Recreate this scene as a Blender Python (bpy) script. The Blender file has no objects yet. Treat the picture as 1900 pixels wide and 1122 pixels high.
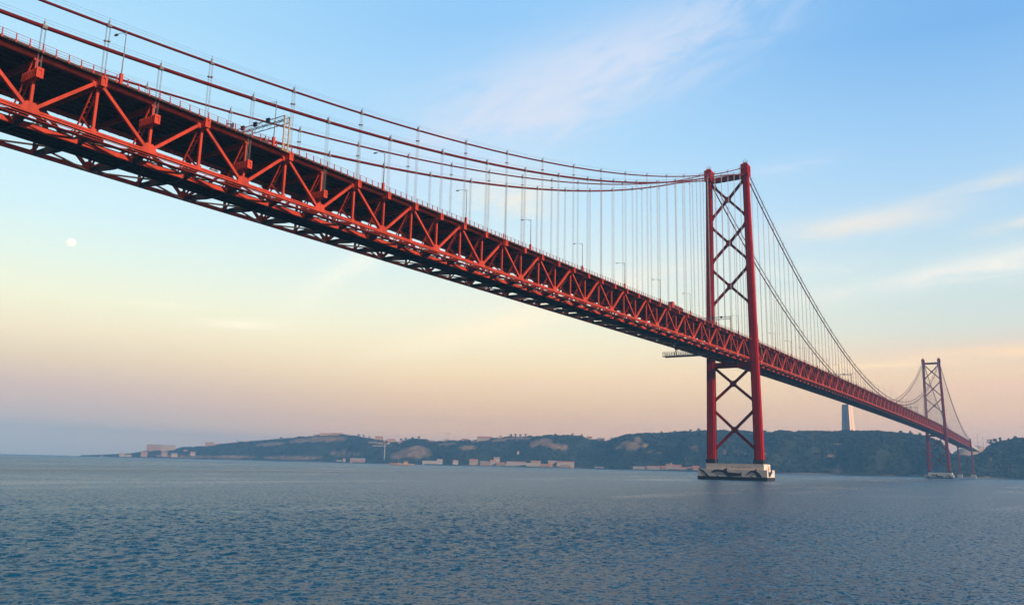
import bpy, math, random
import numpy as np
from mathutils import Vector, Matrix

random.seed(7); RNG = np.random.default_rng(11)
C = bpy.context.scene.collection
R = math.radians
P = 23.02                      # hanger spacing of the bridge, metres

# ------------------------------------------------------------------ camera
CAM = Vector((-480.893, -156.549, 5.631))
F = Vector((0.82064595, 0.53763387, 0.19362349))
RT = Vector((0.54411008, -0.83870668, 0.02270067))
UP = Vector((-0.17459796, -0.08672328, 0.98081325))
FPX = 1524.93
cam = bpy.data.cameras.new('camera')
co = bpy.data.objects.new('camera', cam); C.objects.link(co)
co.matrix_world = Matrix(((RT.x, UP.x, -F.x, CAM.x), (RT.y, UP.y, -F.y, CAM.y), (RT.z, UP.z, -F.z, CAM.z), (0, 0, 0, 1)))
cam.sensor_width = 36; cam.lens = 36 * FPX / 1900; cam.clip_start = 0.5; cam.clip_end = 90000
bpy.context.scene.camera = co

def ray(px, py):
    return F * FPX + RT * (px - 950) - UP * (py - 561)
def horizon(px):
    return 561 + (F.z * FPX + RT.z * (px - 950)) / UP.z
def hdir(px):                                       # horizontal unit direction of a picture column
    d = ray(px, horizon(px)); d.z = 0
    return d.normalized()
def ground(px, dist, z=0.0):                        # a point on the map, dist metres away
    d = hdir(px)
    return Vector((CAM.x + d.x * dist, CAM.y + d.y * dist, z))
def height(px, py, dist):                           # the height a sight line reaches at that distance
    d = ray(px, py)
    return CAM.z + dist * d.z / math.hypot(d.x, d.y)

# ------------------------------------------------------------------ objects
def tag(o, label=None, cat=None, group=None, kind=None):
    if label: o['label'] = label
    if cat: o['category'] = cat
    if group: o['group'] = group
    if kind: o['kind'] = kind
    return o
def empty(name, loc=(0, 0, 0), parent=None, rz=0.0):
    o = bpy.data.objects.new(name, None); C.objects.link(o)
    o.location = loc; o.rotation_euler = (0, 0, rz); o.empty_display_size = 1
    if parent: o.parent = parent
    return o

class MB:
    def __init__(s): s.v = []; s.f = []
    def add(s, vs, fs):
        n = len(s.v); s.v += [tuple(v) for v in vs]; s.f += [tuple(i + n for i in f) for f in fs]
    def box(s, x0, x1, y0, y1, z0, z1):
        s.add([(x, y, z) for x in (x0, x1) for y in (y0, y1) for z in (z0, z1)],
              [(0, 1, 3, 2), (4, 6, 7, 5), (0, 4, 5, 1), (2, 3, 7, 6), (0, 2, 6, 4), (1, 5, 7, 3)])
    def bar(s, a, b, w, h, up=(0, 0, 1)):            # a rectangular beam between two points; w along a x up
        a = Vector(a); b = Vector(b); d = (b - a).normalized(); u = Vector(up)
        if abs(d.dot(u)) > .99: u = Vector((1, 0, 0))
        sd = d.cross(u).normalized(); u = sd.cross(d)
        sd *= w / 2; u *= h / 2
        s.add([a - sd - u, a + sd - u, a + sd + u, a - sd + u, b - sd - u, b + sd - u, b + sd + u, b - sd + u],
              [(0, 1, 2, 3), (7, 6, 5, 4), (0, 4, 5, 1), (1, 5, 6, 2), (2, 6, 7, 3), (3, 7, 4, 0)])
    def tube(s, pts, r, n=6, caps=True):
        pts = [Vector(p) for p in pts]; m = len(pts); vs = []
        rr = r if isinstance(r, (list, tuple)) else [r] * m
        for i, p in enumerate(pts):
            d = (pts[min(i + 1, m - 1)] - pts[max(i - 1, 0)]).normalized()
            u = Vector((0, 0, 1)) if abs(d.z) < .95 else Vector((0, 1, 0))
            a = d.cross(u).normalized(); b = a.cross(d)
            for k in range(n):
                t = 2 * math.pi * k / n; vs.append(p + (a * math.cos(t) + b * math.sin(t)) * rr[i])
        fs = [(i * n + k, (i + 1) * n + k, (i + 1) * n + (k + 1) % n, i * n + (k + 1) % n) for i in range(m - 1) for k in range(n)]
        if caps: fs += [tuple(range(n)), tuple(range((m - 1) * n, m * n))[::-1]]
        s.add(vs, fs)
    def prism(s, poly, axis, a, b):                  # polygon extruded along an axis
        n = len(poly)
        def pt(p, t):
            return (t, p[0], p[1]) if axis == 'x' else (p[0], t, p[1]) if axis == 'y' else (p[0], p[1], t)
        s.add([pt(p, a) for p in poly] + [pt(p, b) for p in poly],
              [tuple(range(n))[::-1], tuple(range(n, 2 * n))] + [(i, (i + 1) % n, n + (i + 1) % n, n + i) for i in range(n)])
    def loft(s, secs):
        n = len(secs[0]); vs = [p for q in secs for p in q]
        fs = [(i * n + k, i * n + (k + 1) % n, (i + 1) * n + (k + 1) % n, (i + 1) * n + k) for i in range(len(secs) - 1) for k in range(n)]
        fs += [tuple(range(n))[::-1], tuple(range((len(secs) - 1) * n, len(secs) * n))]
        s.add(vs, fs)
    def build(s, name, mat, parent=None, smooth=False, fix=True):
        me = bpy.data.meshes.new(name); me.from_pydata(s.v, [], s.f)
        if fix:
            import bmesh
            bm = bmesh.new(); bm.from_mesh(me); bmesh.ops.recalc_face_normals(bm, faces=bm.faces[:]); bm.to_mesh(me); bm.free()
        for m in (mat if isinstance(mat, (list, tuple)) else [mat]): me.materials.append(m)
        if smooth: me.shade_smooth()
        o = bpy.data.objects.new(name, me); C.objects.link(o)
        if parent: o.parent = parent
        return o

# ------------------------------------------------------------------ materials
def lin(r, g, b):
    f = lambda c: (c / 255 / 12.92) if c / 255 <= .04045 else ((c / 255 + .055) / 1.055) ** 2.4
    return (f(r), f(g), f(b), 1)
def mat(name, col, rough=.6, metal=0.0, spec=.5, var=.25, scale=.6, col2=None, bump=0.0, streak=False, grime=None):
    m = bpy.data.materials.new(name); m.use_nodes = True; nt = m.node_tree; N = nt.nodes; L = nt.links
    b = N['Principled BSDF']; b.inputs['Roughness'].default_value = rough; b.inputs['Metallic'].default_value = metal
    b.inputs['Specular IOR Level'].default_value = spec
    tc = N.new('ShaderNodeTexCoord'); mp = N.new('ShaderNodeMapping')
    mp.inputs['Scale'].default_value = (1, 1, .12) if streak else (1, 1, 1)
    L.new(tc.outputs['Object'], mp.inputs['Vector'])
    n = N.new('ShaderNodeTexNoise'); n.inputs['Scale'].default_value = scale; n.inputs['Detail'].default_value = 6
    L.new(mp.outputs['Vector'], n.inputs['Vector'])
    r = N.new('ShaderNodeValToRGB'); c = np.array(col[:3]); c2 = np.array(col2[:3]) if col2 else c * (1 - var)
    r.color_ramp.elements[0].position = .32; r.color_ramp.elements[0].color = (*c2, 1)
    r.color_ramp.elements[1].position = .62; r.color_ramp.elements[1].color = (*c, 1)
    L.new(n.outputs['Fac'], r.inputs['Fac']); L.new(r.outputs['Color'], b.inputs['Base Color'])
    if grime:                                          # rust and dirt stains of their own shape
        n2 = N.new('ShaderNodeTexNoise'); n2.inputs['Scale'].default_value = scale * 2.7; n2.inputs['Detail'].default_value = 9; n2.inputs['Roughness'].default_value = .72; n2.inputs['Distortion'].default_value = .5
        L.new(mp.outputs['Vector'], n2.inputs['Vector'])
        q = N.new('ShaderNodeMapRange'); q.inputs['From Min'].default_value = .52; q.inputs['From Max'].default_value = .72; q.inputs['To Max'].default_value = .8; L.new(n2.outputs['Fac'], q.inputs['Value'])
        mx = N.new('ShaderNodeMix'); mx.data_type = 'RGBA'; L.new(q.outputs[0], mx.inputs[0]); L.new(r.outputs['Color'], mx.inputs[6]); mx.inputs[7].default_value = (*grime, 1); L.new(mx.outputs[2], b.inputs['Base Color'])
    if bump:
        bp = N.new('ShaderNodeBump'); bp.inputs['Strength'].default_value = bump
        L.new(n.outputs['Fac'], bp.inputs['Height']); L.new(bp.outputs['Normal'], b.inputs['Normal'])
    return m
M = {}
M['red'] = mat('red_paint', (.43, .046, .023), rough=.6, spec=.12, var=.3, scale=.5, streak=True, grime=(.12, .028, .016))
M['towerred'] = mat('tower_red_paint', (.34, .003, .004), rough=.6, spec=.06, var=.3, scale=.25, streak=True, grime=(.10, .006, .008))
M['cable'] = mat('cable_red_paint', (.10, .005, .005), spec=.12, rough=.6, var=.2)
M['railing'] = mat('railing_red', (.30, .022, .026), rough=.6, var=.2)
M['steel'] = mat('grey_steel', (.17, .16, .17), rough=.5, metal=.3, var=.3)
M['rope'] = mat('hanger_rope', (.20, .19, .21), rough=.5, metal=.2, var=.2)
M['dark'] = mat('shaded_deck_steel', (.045, .028, .022), rough=.8, var=.4)  # shade under the deck is painted into this near-black steel colour
M['asphalt'] = mat('asphalt', (.05, .05, .05), rough=.9)
M['concrete'] = mat('pier_concrete', (.60, .53, .47), rough=.85, var=.16, scale=.35, streak=True)
M['black'] = mat('black_band_paint', (.012, .013, .018), rough=.6)
M['mural'] = mat('mural_dark_paint', (.016, .018, .035), rough=.7, var=.3, scale=2)
M['muralgrey'] = mat('mural_grey_paint', (.28, .26, .27), rough=.7)
M['muralwhite'] = mat('mural_white_paint', (.62, .60, .55), rough=.7, var=.05)
M['tan'] = mat('galvanised_tan', (.42, .33, .22), rough=.5, metal=.2, var=.3)
M['white'] = mat('white_wall', (.37, .32, .27), rough=.8, var=.15, scale=.15)
M['cream'] = mat('cream_wall', (.33, .25, .18), rough=.85, var=.15, scale=.15)
M['pink'] = mat('pink_wall', (.29, .175, .13), rough=.85, var=.15, scale=.15)
M['ochre'] = mat('ochre_wall', (.40, .24, .125), rough=.85, var=.15, scale=.15)
M['grey'] = mat('grey_wall', (.36, .33, .33), rough=.85, var=.15, scale=.15)
M['tile'] = mat('roof_tile', (.42, .14, .07), rough=.85, var=.3, scale=.5)
M['sheet'] = mat('roof_sheet', (.30, .24, .22), rough=.7, var=.3, scale=.5)
M['glass'] = mat('window_dark', (.05, .06, .08), rough=.2)
M['lorryred'] = mat('lorry_red', (.42, .035, .02), rough=.4)
M['tyre'] = mat('tyre_rubber', (.02, .02, .02), rough=.9)
M['wood'] = mat('bark', (.09, .06, .045), rough=.9)
M['signal'] = mat('signal_black', (.012, .012, .012), rough=.5)
M['sign'] = mat('sign_back', (.32, .31, .34), rough=.5)
M['pylon'] = mat('pylon_concrete', (.80, .56, .44), rough=.85, var=.15, scale=.08, streak=True)

def leaf_mat(name, a, b):
    m = bpy.data.materials.new(name); m.use_nodes = True; nt = m.node_tree; N = nt.nodes; L = nt.links
    bs = N['Principled BSDF']; bs.inputs['Roughness'].default_value = .8; bs.inputs['Specular IOR Level'].default_value = .2
    g = N.new('ShaderNodeNewGeometry'); n = N.new('ShaderNodeTexNoise'); n.inputs['Scale'].default_value = .035; n.inputs['Detail'].default_value = 5
    n2 = N.new('ShaderNodeTexNoise'); n2.inputs['Scale'].default_value = .4
    L.new(g.outputs['Position'], n.inputs['Vector']); L.new(g.outputs['Position'], n2.inputs['Vector'])
    ad = N.new('ShaderNodeMath'); ad.operation = 'ADD'; L.new(n.outputs['Fac'], ad.inputs[0]); L.new(n2.outputs['Fac'], ad.inputs[1])
    r = N.new('ShaderNodeValToRGB'); r.color_ramp.elements[0].position = .75 / 2 + .1; r.color_ramp.elements[1].position = .62
    hl = N.new('ShaderNodeMath'); hl.operation = 'MULTIPLY'; hl.inputs[1].default_value = .5; L.new(ad.outputs[0], hl.inputs[0])
    r.color_ramp.elements[0].color = (*a, 1); r.color_ramp.elements[1].color = (*b, 1)
    L.new(hl.outputs[0], r.inputs['Fac']); L.new(r.outputs['Color'], bs.inputs['Base Color'])
    return m
M['leaf'] = leaf_mat('foliage', (.012, .018, .014), (.033, .043, .027))

# ------------------------------------------------------------------ light and sky
SUN_EL, SUN_VEC = R(26), Vector((-.09, -.99, 0)).normalized()
sd = Vector((SUN_VEC.x * math.cos(SUN_EL), SUN_VEC.y * math.cos(SUN_EL), math.sin(SUN_EL)))   # towards the sun
sun = bpy.data.lights.new('sun', 'SUN'); sun.energy = 5.0; sun.angle = R(.5); sun.color = (1, .74, .52)
so = bpy.data.objects.new('sun', sun); C.objects.link(so); so.rotation_euler = sd.to_track_quat('Z', 'Y').to_euler()

world = bpy.data.worlds.new('World'); bpy.context.scene.world = world; world.use_nodes = True
wt = world.node_tree; WN = wt.nodes; WL = wt.links
def wmath(op, a, b=None, c=None, clamp=False):
    n = WN.new('ShaderNodeMath'); n.operation = op; n.use_clamp = clamp
    for i, v in enumerate((a, b, c)):
        if v is None: continue
        if isinstance(v, (int, float)): n.inputs[i].default_value = v
        else: WL.new(v, n.inputs[i])
    return n.outputs[0]
def wmix(f, a, b):
    n = WN.new('ShaderNodeMix'); n.data_type = 'RGBA'
    for s, v in ((n.inputs[0], f), (n.inputs[6], a), (n.inputs[7], b)):
        if isinstance(v, (int, float)): s.default_value = v
        elif isinstance(v, tuple): s.default_value = v
        else: WL.new(v, s)
    return n.outputs[2]
def wstep(v, a, b):
    n = WN.new('ShaderNodeMapRange'); n.interpolation_type = 'SMOOTHSTEP'
    n.inputs['From Min'].default_value = a; n.inputs['From Max'].default_value = b
    WL.new(v, n.inputs['Value']); return n.outputs['Result']
wtc = WN.new('ShaderNodeTexCoord'); sx = WN.new('ShaderNodeSeparateXYZ'); WL.new(wtc.outputs['Generated'], sx.inputs[0])
EL = wmath('MULTIPLY', wmath('ARCSINE', sx.outputs[2]), 180 / math.pi)
AZ = wmath('MULTIPLY', wmath('ARCTAN2', sx.outputs[1], sx.outputs[0]), 180 / math.pi)
def ramp(stops):
    r = WN.new('ShaderNodeValToRGB'); e = r.color_ramp.elements
    WL.new(wmath('DIVIDE', wmath('ADD', EL, 2.0), 40.0, clamp=True), r.inputs['Fac'])
    while len(e) < len(stops): e.new(.5)
    for i, (el, c) in enumerate(stops):
        e[i].position = (el + 2) / 40; e[i].color = lin(*c)
    return r.outputs['Color']
RAMPS = dict(
  left=[(-1, (227.1, 221.9, 209.3)), (1.2, (266.4, 244.8, 217.7)), (2.8, (250.9, 220.1, 201.3)), (4.2, (249.6, 218.4, 196.3)), (5.8, (262.0, 234.8, 197.2)), (7.6, (270.9, 254.3, 214.5)), (9.6, (266.4, 264.9, 230.8)), (12.3, (246.5, 262.4, 248.3)), (15, (227.1, 256.0, 261.3)), (20, (204.6, 244.2, 261.8)), (28, (177.1, 225.7, 257.1))],
  mid=[(-1, (293.8, 215.9, 154.1)), (1.2, (336.3, 245.7, 151.2)), (2.8, (280.0, 222.5, 168.7)), (4.2, (275.6, 229.3, 176.1)), (6.2, (279.7, 247.8, 196.1)), (8.2, (275.3, 259.2, 218.1)), (10.5, (259.7, 261.8, 236.6)), (13.5, (237.2, 254.1, 251.5)), (17.5, (210.2, 242.2, 259.7)), (22, (184.8, 227.4, 257.7)), (30, (153.7, 207.6, 253.6))],
  right=[(-1, (281.2, 216.2, 183.6)), (1.2, (315.2, 239.0, 188.6)), (2.8, (284.7, 228.1, 182.5)), (4.2, (275.8, 227.0, 183.8)), (6.2, (273.6, 235.2, 190.4)), (7.6, (256.9, 235.0, 209.3)), (9.0, (236.2, 241.9, 229.2)), (12.3, (216.8, 240.0, 243.7)), (16, (193.8, 227.9, 251.9)), (20.5, (168.2, 212.9, 251.9)), (27, (130.8, 187.9, 243.6))])
cl, cm, cr = ramp(RAMPS['left']), ramp(RAMPS['mid']), ramp(RAMPS['right'])
skycol = wmix(wstep(AZ, 34, 66), wmix(wstep(AZ, 0, 32), cr, cm), cl)
# thin cirrus: soft streaks placed in azimuth and elevation, broken up by stretched noise
def streak(prev, az, el, ang, la, lb, strength, col, warp=1.0, nscale=1.0):
    ca, sa = math.cos(R(ang)), math.sin(R(ang))
    da = wmath('SUBTRACT', AZ, az); de = wmath('SUBTRACT', EL, el)
    u = wmath('ADD', wmath('MULTIPLY', da, -ca), wmath('MULTIPLY', de, sa))       # picture-right is towards lower azimuth
    v = wmath('ADD', wmath('MULTIPLY', da, sa), wmath('MULTIPLY', de, ca))
    cb = WN.new('ShaderNodeCombineXYZ'); WL.new(wmath('MULTIPLY', u, .16 * nscale), cb.inputs[0]); WL.new(wmath('MULTIPLY', v, .62 * nscale), cb.inputs[1]); cb.inputs[2].default_value = az * .37
    n = WN.new('ShaderNodeTexNoise'); n.inputs['Scale'].default_value = 1.0; n.inputs['Detail'].default_value = 8; n.inputs['Roughness'].default_value = .6; n.inputs['Distortion'].default_value = .7
    WL.new(cb.outputs[0], n.inputs['Vector'])
    vv = wmath('ADD', v, wmath('MULTIPLY', wmath('SUBTRACT', n.outputs['Fac'], .5), lb * 1.6 * warp))
    e = wmath('ADD', wmath('POWER', wmath('ABSOLUTE', wmath('DIVIDE', u, la)), 2.4), wmath('POWER', wmath('ABSOLUTE', wmath('DIVIDE', vv, lb)), 2.0))
    g = wmath('POWER', 2.718, wmath('MULTIPLY', e, -1.0))
    a = wmath('MULTIPLY', wmath('MULTIPLY', g, wstep(n.outputs['Fac'], .22, .64)), strength * .85, clamp=True)
    k = 1.36 if el < 10 else 1.24 if el < 14 else 1.08 if el < 21 else 1.0
    return wmix(a, prev, (col[0] * k, col[1] * k, col[2] * k, 1))
W1, W2, W3, W4 = lin(226, 234, 251), lin(250, 240, 226), lin(250, 214, 176), lin(244, 196, 170)
for a in ((25.0, 27.6, 18, 12.0, 2.6, .95, W1), (33.5, 24.4, 20, 10.0, 3.2, 1.0, W1), (33.6, 18.6, 6, 3.4, 1.7, .9, lin(252, 244, 224)), (38, 20.5, 16, 6, 1.6, .35, W1),
          (13.4, 20.0, 5, 3.0, .45, .5, W1), (9.5, 15.9, 4, 5.4, .75, .95, W2), (2.0, 17.4, 9, 5, .5, .6, W2), (13.0, 13.2, 3, 4.0, .6, .4, W2),
          (2.5, 12.5, 7, 6.0, .85, 1.0, W2), (0.5, 14.9, 8, 2.5, .35, .8, W2), (12, 11.4, 5, 7.0, .6, .4, W2), (27, 12.2, 12, 9, 1.4, .6, lin(250, 236, 214)),
          (34.5, 9.4, 15, 7.5, 1.0, .8, lin(253, 234, 198)), (45.5, 12.4, 38, 4.2, .9, .75, lin(248, 246, 226)), (51.3, 8.8, 2, 3.0, .3, .8, lin(253, 244, 214)), (57, 9.6, 2, 2.0, .2, .4, lin(253, 244, 214)),
          (2.0, 7.3, 2, 7.0, .45, 1.0, lin(254, 216, 172)), (9.5, 6.75, 1, 5.0, .2, .9, lin(254, 222, 178)), (2.0, 5.2, 1, 8.0, .5, .7, W4), (1.0, 2.8, 1, 8.0, .5, .5, W4), (30, 5.6, 2, 10, .5, .35, W4)):
    skycol = streak(skycol, *a)
nish = WN.new('ShaderNodeTexSky'); nish.sky_type = 'NISHITA'; nish.sun_disc = False
nish.sun_elevation = SUN_EL; nish.sun_rotation = math.atan2(SUN_VEC.x, SUN_VEC.y); nish.dust_density = 1.5; nish.ozone_density = 2.0
STR, EXPO = .05, .5
scale = WN.new('ShaderNodeVectorMath'); scale.operation = 'SCALE'; scale.inputs['Scale'].default_value = 1 / STR / 2 ** EXPO; WL.new(skycol, scale.inputs[0])
daz = wmath('ABSOLUTE', wmath('SUBTRACT', AZ, 33.0))
front = wmath('MULTIPLY', wmath('SUBTRACT', 1.0, wstep(daz, 50, 85)), wmath('SUBTRACT', 1.0, wstep(EL, 33, 60)))
fin = wmix(front, nish.outputs[0], scale.outputs[0])
bg = WN['Background']; bg.inputs['Strength'].default_value = STR; WL.new(fin, bg.inputs['Color'])

# ------------------------------------------------------------------ the bridge
SPAN, SIDE = 1012.88, 483.42
def ztop(x):                                          # centre line of the upper chord
    if x < 0: return 80.886 + .0143 * x
    if x > SPAN: return 80.886 - .0143 * (x - SPAN)
    return 80.886 + .0069 * x * (1 - x / SPAN)
DEP = 10.26
YT, YC = 10.5, 11.6
def zcab(x, low):
    if x > SPAN: x = SPAN - x
    if x <= 0:
        z = 188.755 + .43571 * x + 4.209e-4 * x * x if low else 188.41 + .40441 * x + 3.752e-4 * x * x
        t = max(0, 1 + x / 70.0)
        return z + t * t * (-4.4 if low else 1.0)
    q = (x - SPAN / 2) / (SPAN / 2)
    return (82.8 + 101.5 * q * q) if low else (86.4 + 103.0 * q * q)

bridge = empty('suspension_bridge')
tag(bridge, 'long red steel suspension bridge with two tall towers crossing the blue river', 'bridge')
X0, X1 = -460.4, 1496.3
XM = [P * (k + .5) for k in range(-20, 65) if X0 - 1 <= P * (k + .5) <= X1]      # main nodes
XI = [P * k for k in range(-20, 65) if X0 - 1 <= P * k <= X1]                    # intermediate nodes
NODES = sorted(XM + XI)

def sweep(pts, w, h):                                  # continuous rectangular member through points
    mb = MB(); secs = []
    for x, y, z in pts: secs.append([(x, y - w / 2, z - h / 2), (x, y + w / 2, z - h / 2), (x, y + w / 2, z + h / 2), (x, y - w / 2, z + h / 2)])
    mb.loft(secs); return mb

rest = {k: MB() for k in ('diagonal', 'post', 'hanger_bracket', 'floor_beam', 'sway_brace', 'hanger', 'gusset_plate')}
count = {k: 0 for k in rest}
def keep(kind, mb, mt, parent, limit=100):             # the nearest 100 as parts, the rest gathered
    count[kind] += 1
    if count[kind] <= limit:
        return mb.build(kind, mt, parent)
    rest[kind].add(mb.v, mb.f)

trusses = []
for sgn in (-1, 1):
    y = YT * sgn
    top = sweep([(x, y, ztop(x)) for x in NODES], .72, .86)
    t = empty('side_truss', parent=bridge); trusses.append(t)
    top.build('top_chord', M['red'], t)
    bm_ = MB()
    for dz, hh in ((.23, .34), (-.23, .34)):           # the lower chord: two flanges with a recessed web
        q = sweep([(x, y, ztop(x) - DEP + dz) for x in NODES], .74, hh); bm_.add(q.v, q.f)
    q = sweep([(x, y, ztop(x) - DEP) for x in NODES], .5, .5); bm_.add(q.v, q.f)
    bm_.build('bottom_chord', M['red'], t)
def node_parts(sgn, x, near):
    y = YT * sgn; zt = ztop(x); zb = zt - DEP; t = trusses[0 if sgn < 0 else 1]
    isM = any(abs(x - m) < .1 for m in XM)
    mb = MB(); mb.bar((x, y, zb + .2), (x, y, zt - .2), .52, .50, up=(1, 0, 0)); keep('post', mb, M['red'], t)
    if isM:
        poly = [(x - 1.5, zt + .32), (x + 1.5, zt + .32), (x + 1.5, zt - .35), (x + .75, zt - 1.5), (x - .75, zt - 1.5), (x - 1.5, zt - .35)]
        poly2 = [(x - .5, zb - .3), (x + .5, zb - .3), (x + .5, zb + .75), (x - .5, zb + .75)]
    else:
        poly = [(x - .55, zt + .3), (x + .55, zt + .3), (x + .5, zt - .9), (x - .5, zt - .9)]
        poly2 = [(x - 1.6, zb - .32), (x + 1.6, zb - .32), (x + 1.6, zb + .4), (x + .8, zb + 1.6), (x - .8, zb + 1.6), (x - 1.6, zb + .4)]
    for q in (poly, poly2):
        g = MB(); g.prism(q, 'y', y - .41, y + .41); keep('gusset_plate', g, M['red'], t)
    if isM:                                            # diagonals fall from a main node to both lower nodes
        for d in (-1, 1):
            xe = x + d * P / 2
            if xe < X0 or xe > X1: continue
            ze = ztop(xe) - DEP
            mb = MB(); mb.bar((x + d * .45, y, zt - .45), (xe - d * .45, y, ze + .45), .62, .60, up=(0, 1, 0)); keep('diagonal', mb, M['red'], t)
DROP = {-18: -3.5, -17: -3.8, -16: -6.0, -15: -6.4, -19: -3.2}
def bracket(sgn, x):
    zt = ztop(x); k = round(x / P - .25); isM = any(abs(x - m) < .1 for m in XM); t = trusses[0 if sgn < 0 else 1]
    z = zt - .4
    if not isM: z = zt + DROP.get(round(x / P), -.4)
    hh = .92 if isM else .85
    b = MB(); s = sgn; y0, y1 = sorted((s * (YT - (.2 if z > zt - 1 else 3.4)), s * 12.35))
    b.box(x - .52, x + .52, y0, y1, z - hh, z + hh)
    yf = s * 12.35; ye = s * 12.5                      # open frame on the outer end
    a0, a1 = sorted((yf, ye))
    for q in ((x - .62, x - .25, z - hh - .1, z + hh + .1), (x + .25, x + .62, z - hh - .1, z + hh + .1)): b.box(q[0], q[1], a0, a1, q[2], q[3])
    b.box(x - .25, x + .25, a0, a1, z + hh - .35, z + hh + .1); b.box(x - .25, x + .25, a0, a1, z - hh - .1, z - hh + .35)
    for i in range(9):                                 # stiffener ribs on the flanks
        yy = s * (YT - 3.1 + i * .55)
        if abs(yy) < YT - (3.3 if z < zt - 1 else 0): continue
        for d in (-1, 1):
            q0, q1 = sorted((x + d * .52, x + d * .60)); b.box(q0, q1, yy - .05, yy + .05, z - hh + .05, z + hh - .05)
    for d in (-.22, .22): b.tube([(x + d, s * YC, z - hh - .38), (x + d, s * YC, z - hh)], .13, 6)
    keep('hanger_bracket', b, M['red'], t)
for x in NODES:
    if x > -415 - P and -9 > x or x > 9: pass
for x in sorted(NODES, key=lambda q: q):
    node_parts(-1, x, True)
    if x < -160: node_parts(1, x, False)
for x in NODES:
    if x >= -160: node_parts(1, x, False)
for x in NODES:
    if abs(x) > 8 and abs(x - SPAN) > 8: bracket(-1, x)
for x in NODES:
    if abs(x) > 8 and abs(x - SPAN) > 8: bracket(1, x)

def sway(x):
    zt = ztop(x); zb = zt - DEP; s_ = MB()
    s_.box(x - .22, x + .22, -9.9, 9.9, zt - 1.5, zt - 1.25); s_.box(x - .05, x + .05, -9.9, 9.9, zt - 1.25, zt - .2)
    for s in (-1, 1):
        a = Vector((x, s * 10.1, zt - .9)); b = Vector((x, s * 4.2, zb + .15))
        for d in (-.40, .40):
            o = Vector((d, 0, 0)); s_.bar(a + o, b + o, .34, .20, up=(1, 0, 0))
        for i in range(1, 10):
            q = a.lerp(b, i / 10); s_.bar(q - Vector((.36, 0, 0)), q + Vector((.36, 0, 0)), .42, .08, up=(0, (a - b).y, (a - b).z))
        m_ = a.lerp(b, .62); e = Vector((x, s * 10.1, zb + .5)); s_.bar(e, m_, .34, .30, up=(1, 0, 0))
    keep('sway_brace', s_, M['red'], bridge)
def floor_beam(x):
    zb = ztop(x) - DEP; f_ = MB()
    f_.prism([(-10.3, zb - .42), (-10.3, zb + .3), (10.3, zb + .3), (10.3, zb - .42), (1.6, zb - 1.4), (-6.4, zb - 1.6)], 'x', x - .12, x + .12)
    for pts in (((-10.3, zb - .42), (-6.4, zb - 1.6)), ((-6.4, zb - 1.6), (1.6, zb - 1.4)), ((1.6, zb - 1.4), (10.3, zb - .42))):
        (ya, za), (yb, zz) = pts; f_.bar((x, ya, za - .06), (x, yb, zz - .06), .62, .12, up=(0, 0, 1))
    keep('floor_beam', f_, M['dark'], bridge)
for x in NODES: sway(x); floor_beam(x)

# roadway deck: slab, edge strip, stringers
d = MB(); secs = []
for x in NODES:
    z = ztop(x); secs.append([(x, -11.9, z + .46), (x, 9.6, z + .46), (x, 9.6, z + .72), (x, -11.9, z + .72)])
d.loft(secs)
for yy in np.arange(-9, 9.1, 2.25):
    q = sweep([(x, yy, ztop(x) + .22) for x in NODES], .25, .5); d.add(q.v, q.f)
for x in np.arange(X0, X1, P / 4): d.box(x - .1, x + .1, -12.2, 12.2, ztop(x) + .22, ztop(x) + .44)
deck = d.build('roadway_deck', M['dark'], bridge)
for s in (-1, 1):
    e = sweep([(x, s * 12.38, ztop(x) + .50) for x in NODES], .2, .24)
    q = sweep([(x, s * 11.3, ztop(x) + .92) for x in NODES], .2, .5); e.add(q.v, q.f)
    ed = e.build('deck_edge', mat('edge_beam', (.10, .036, .026), rough=.8, var=.4, scale=2), bridge)
    rl = MB()
    for h in (.95, 1.42, 1.92):
        rl.tube([(x, s * 12.42, ztop(x) + h) for x in NODES], .026 if h < 1.9 else .04, 4)
    x = X0
    while x < X1:
        z = ztop(x); rl.bar((x, s * 12.5, z + .3), (x, s * 12.42, z + 1.9), .16, .14, up=(1, 0, 0)); rl.box(x - .14, x + .14, s * 12.5 - .1, s * 12.5 + .1, z + .2, z + .8)
        x += P / 10 if x < 60 else P / 5
    rl.build('railing', M['railing'], bridge)
rs = sweep([(x, 0, ztop(x) + .73) for x in NODES], 18.6, .012); rs.build('road_surface', M['asphalt'], deck)

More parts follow.
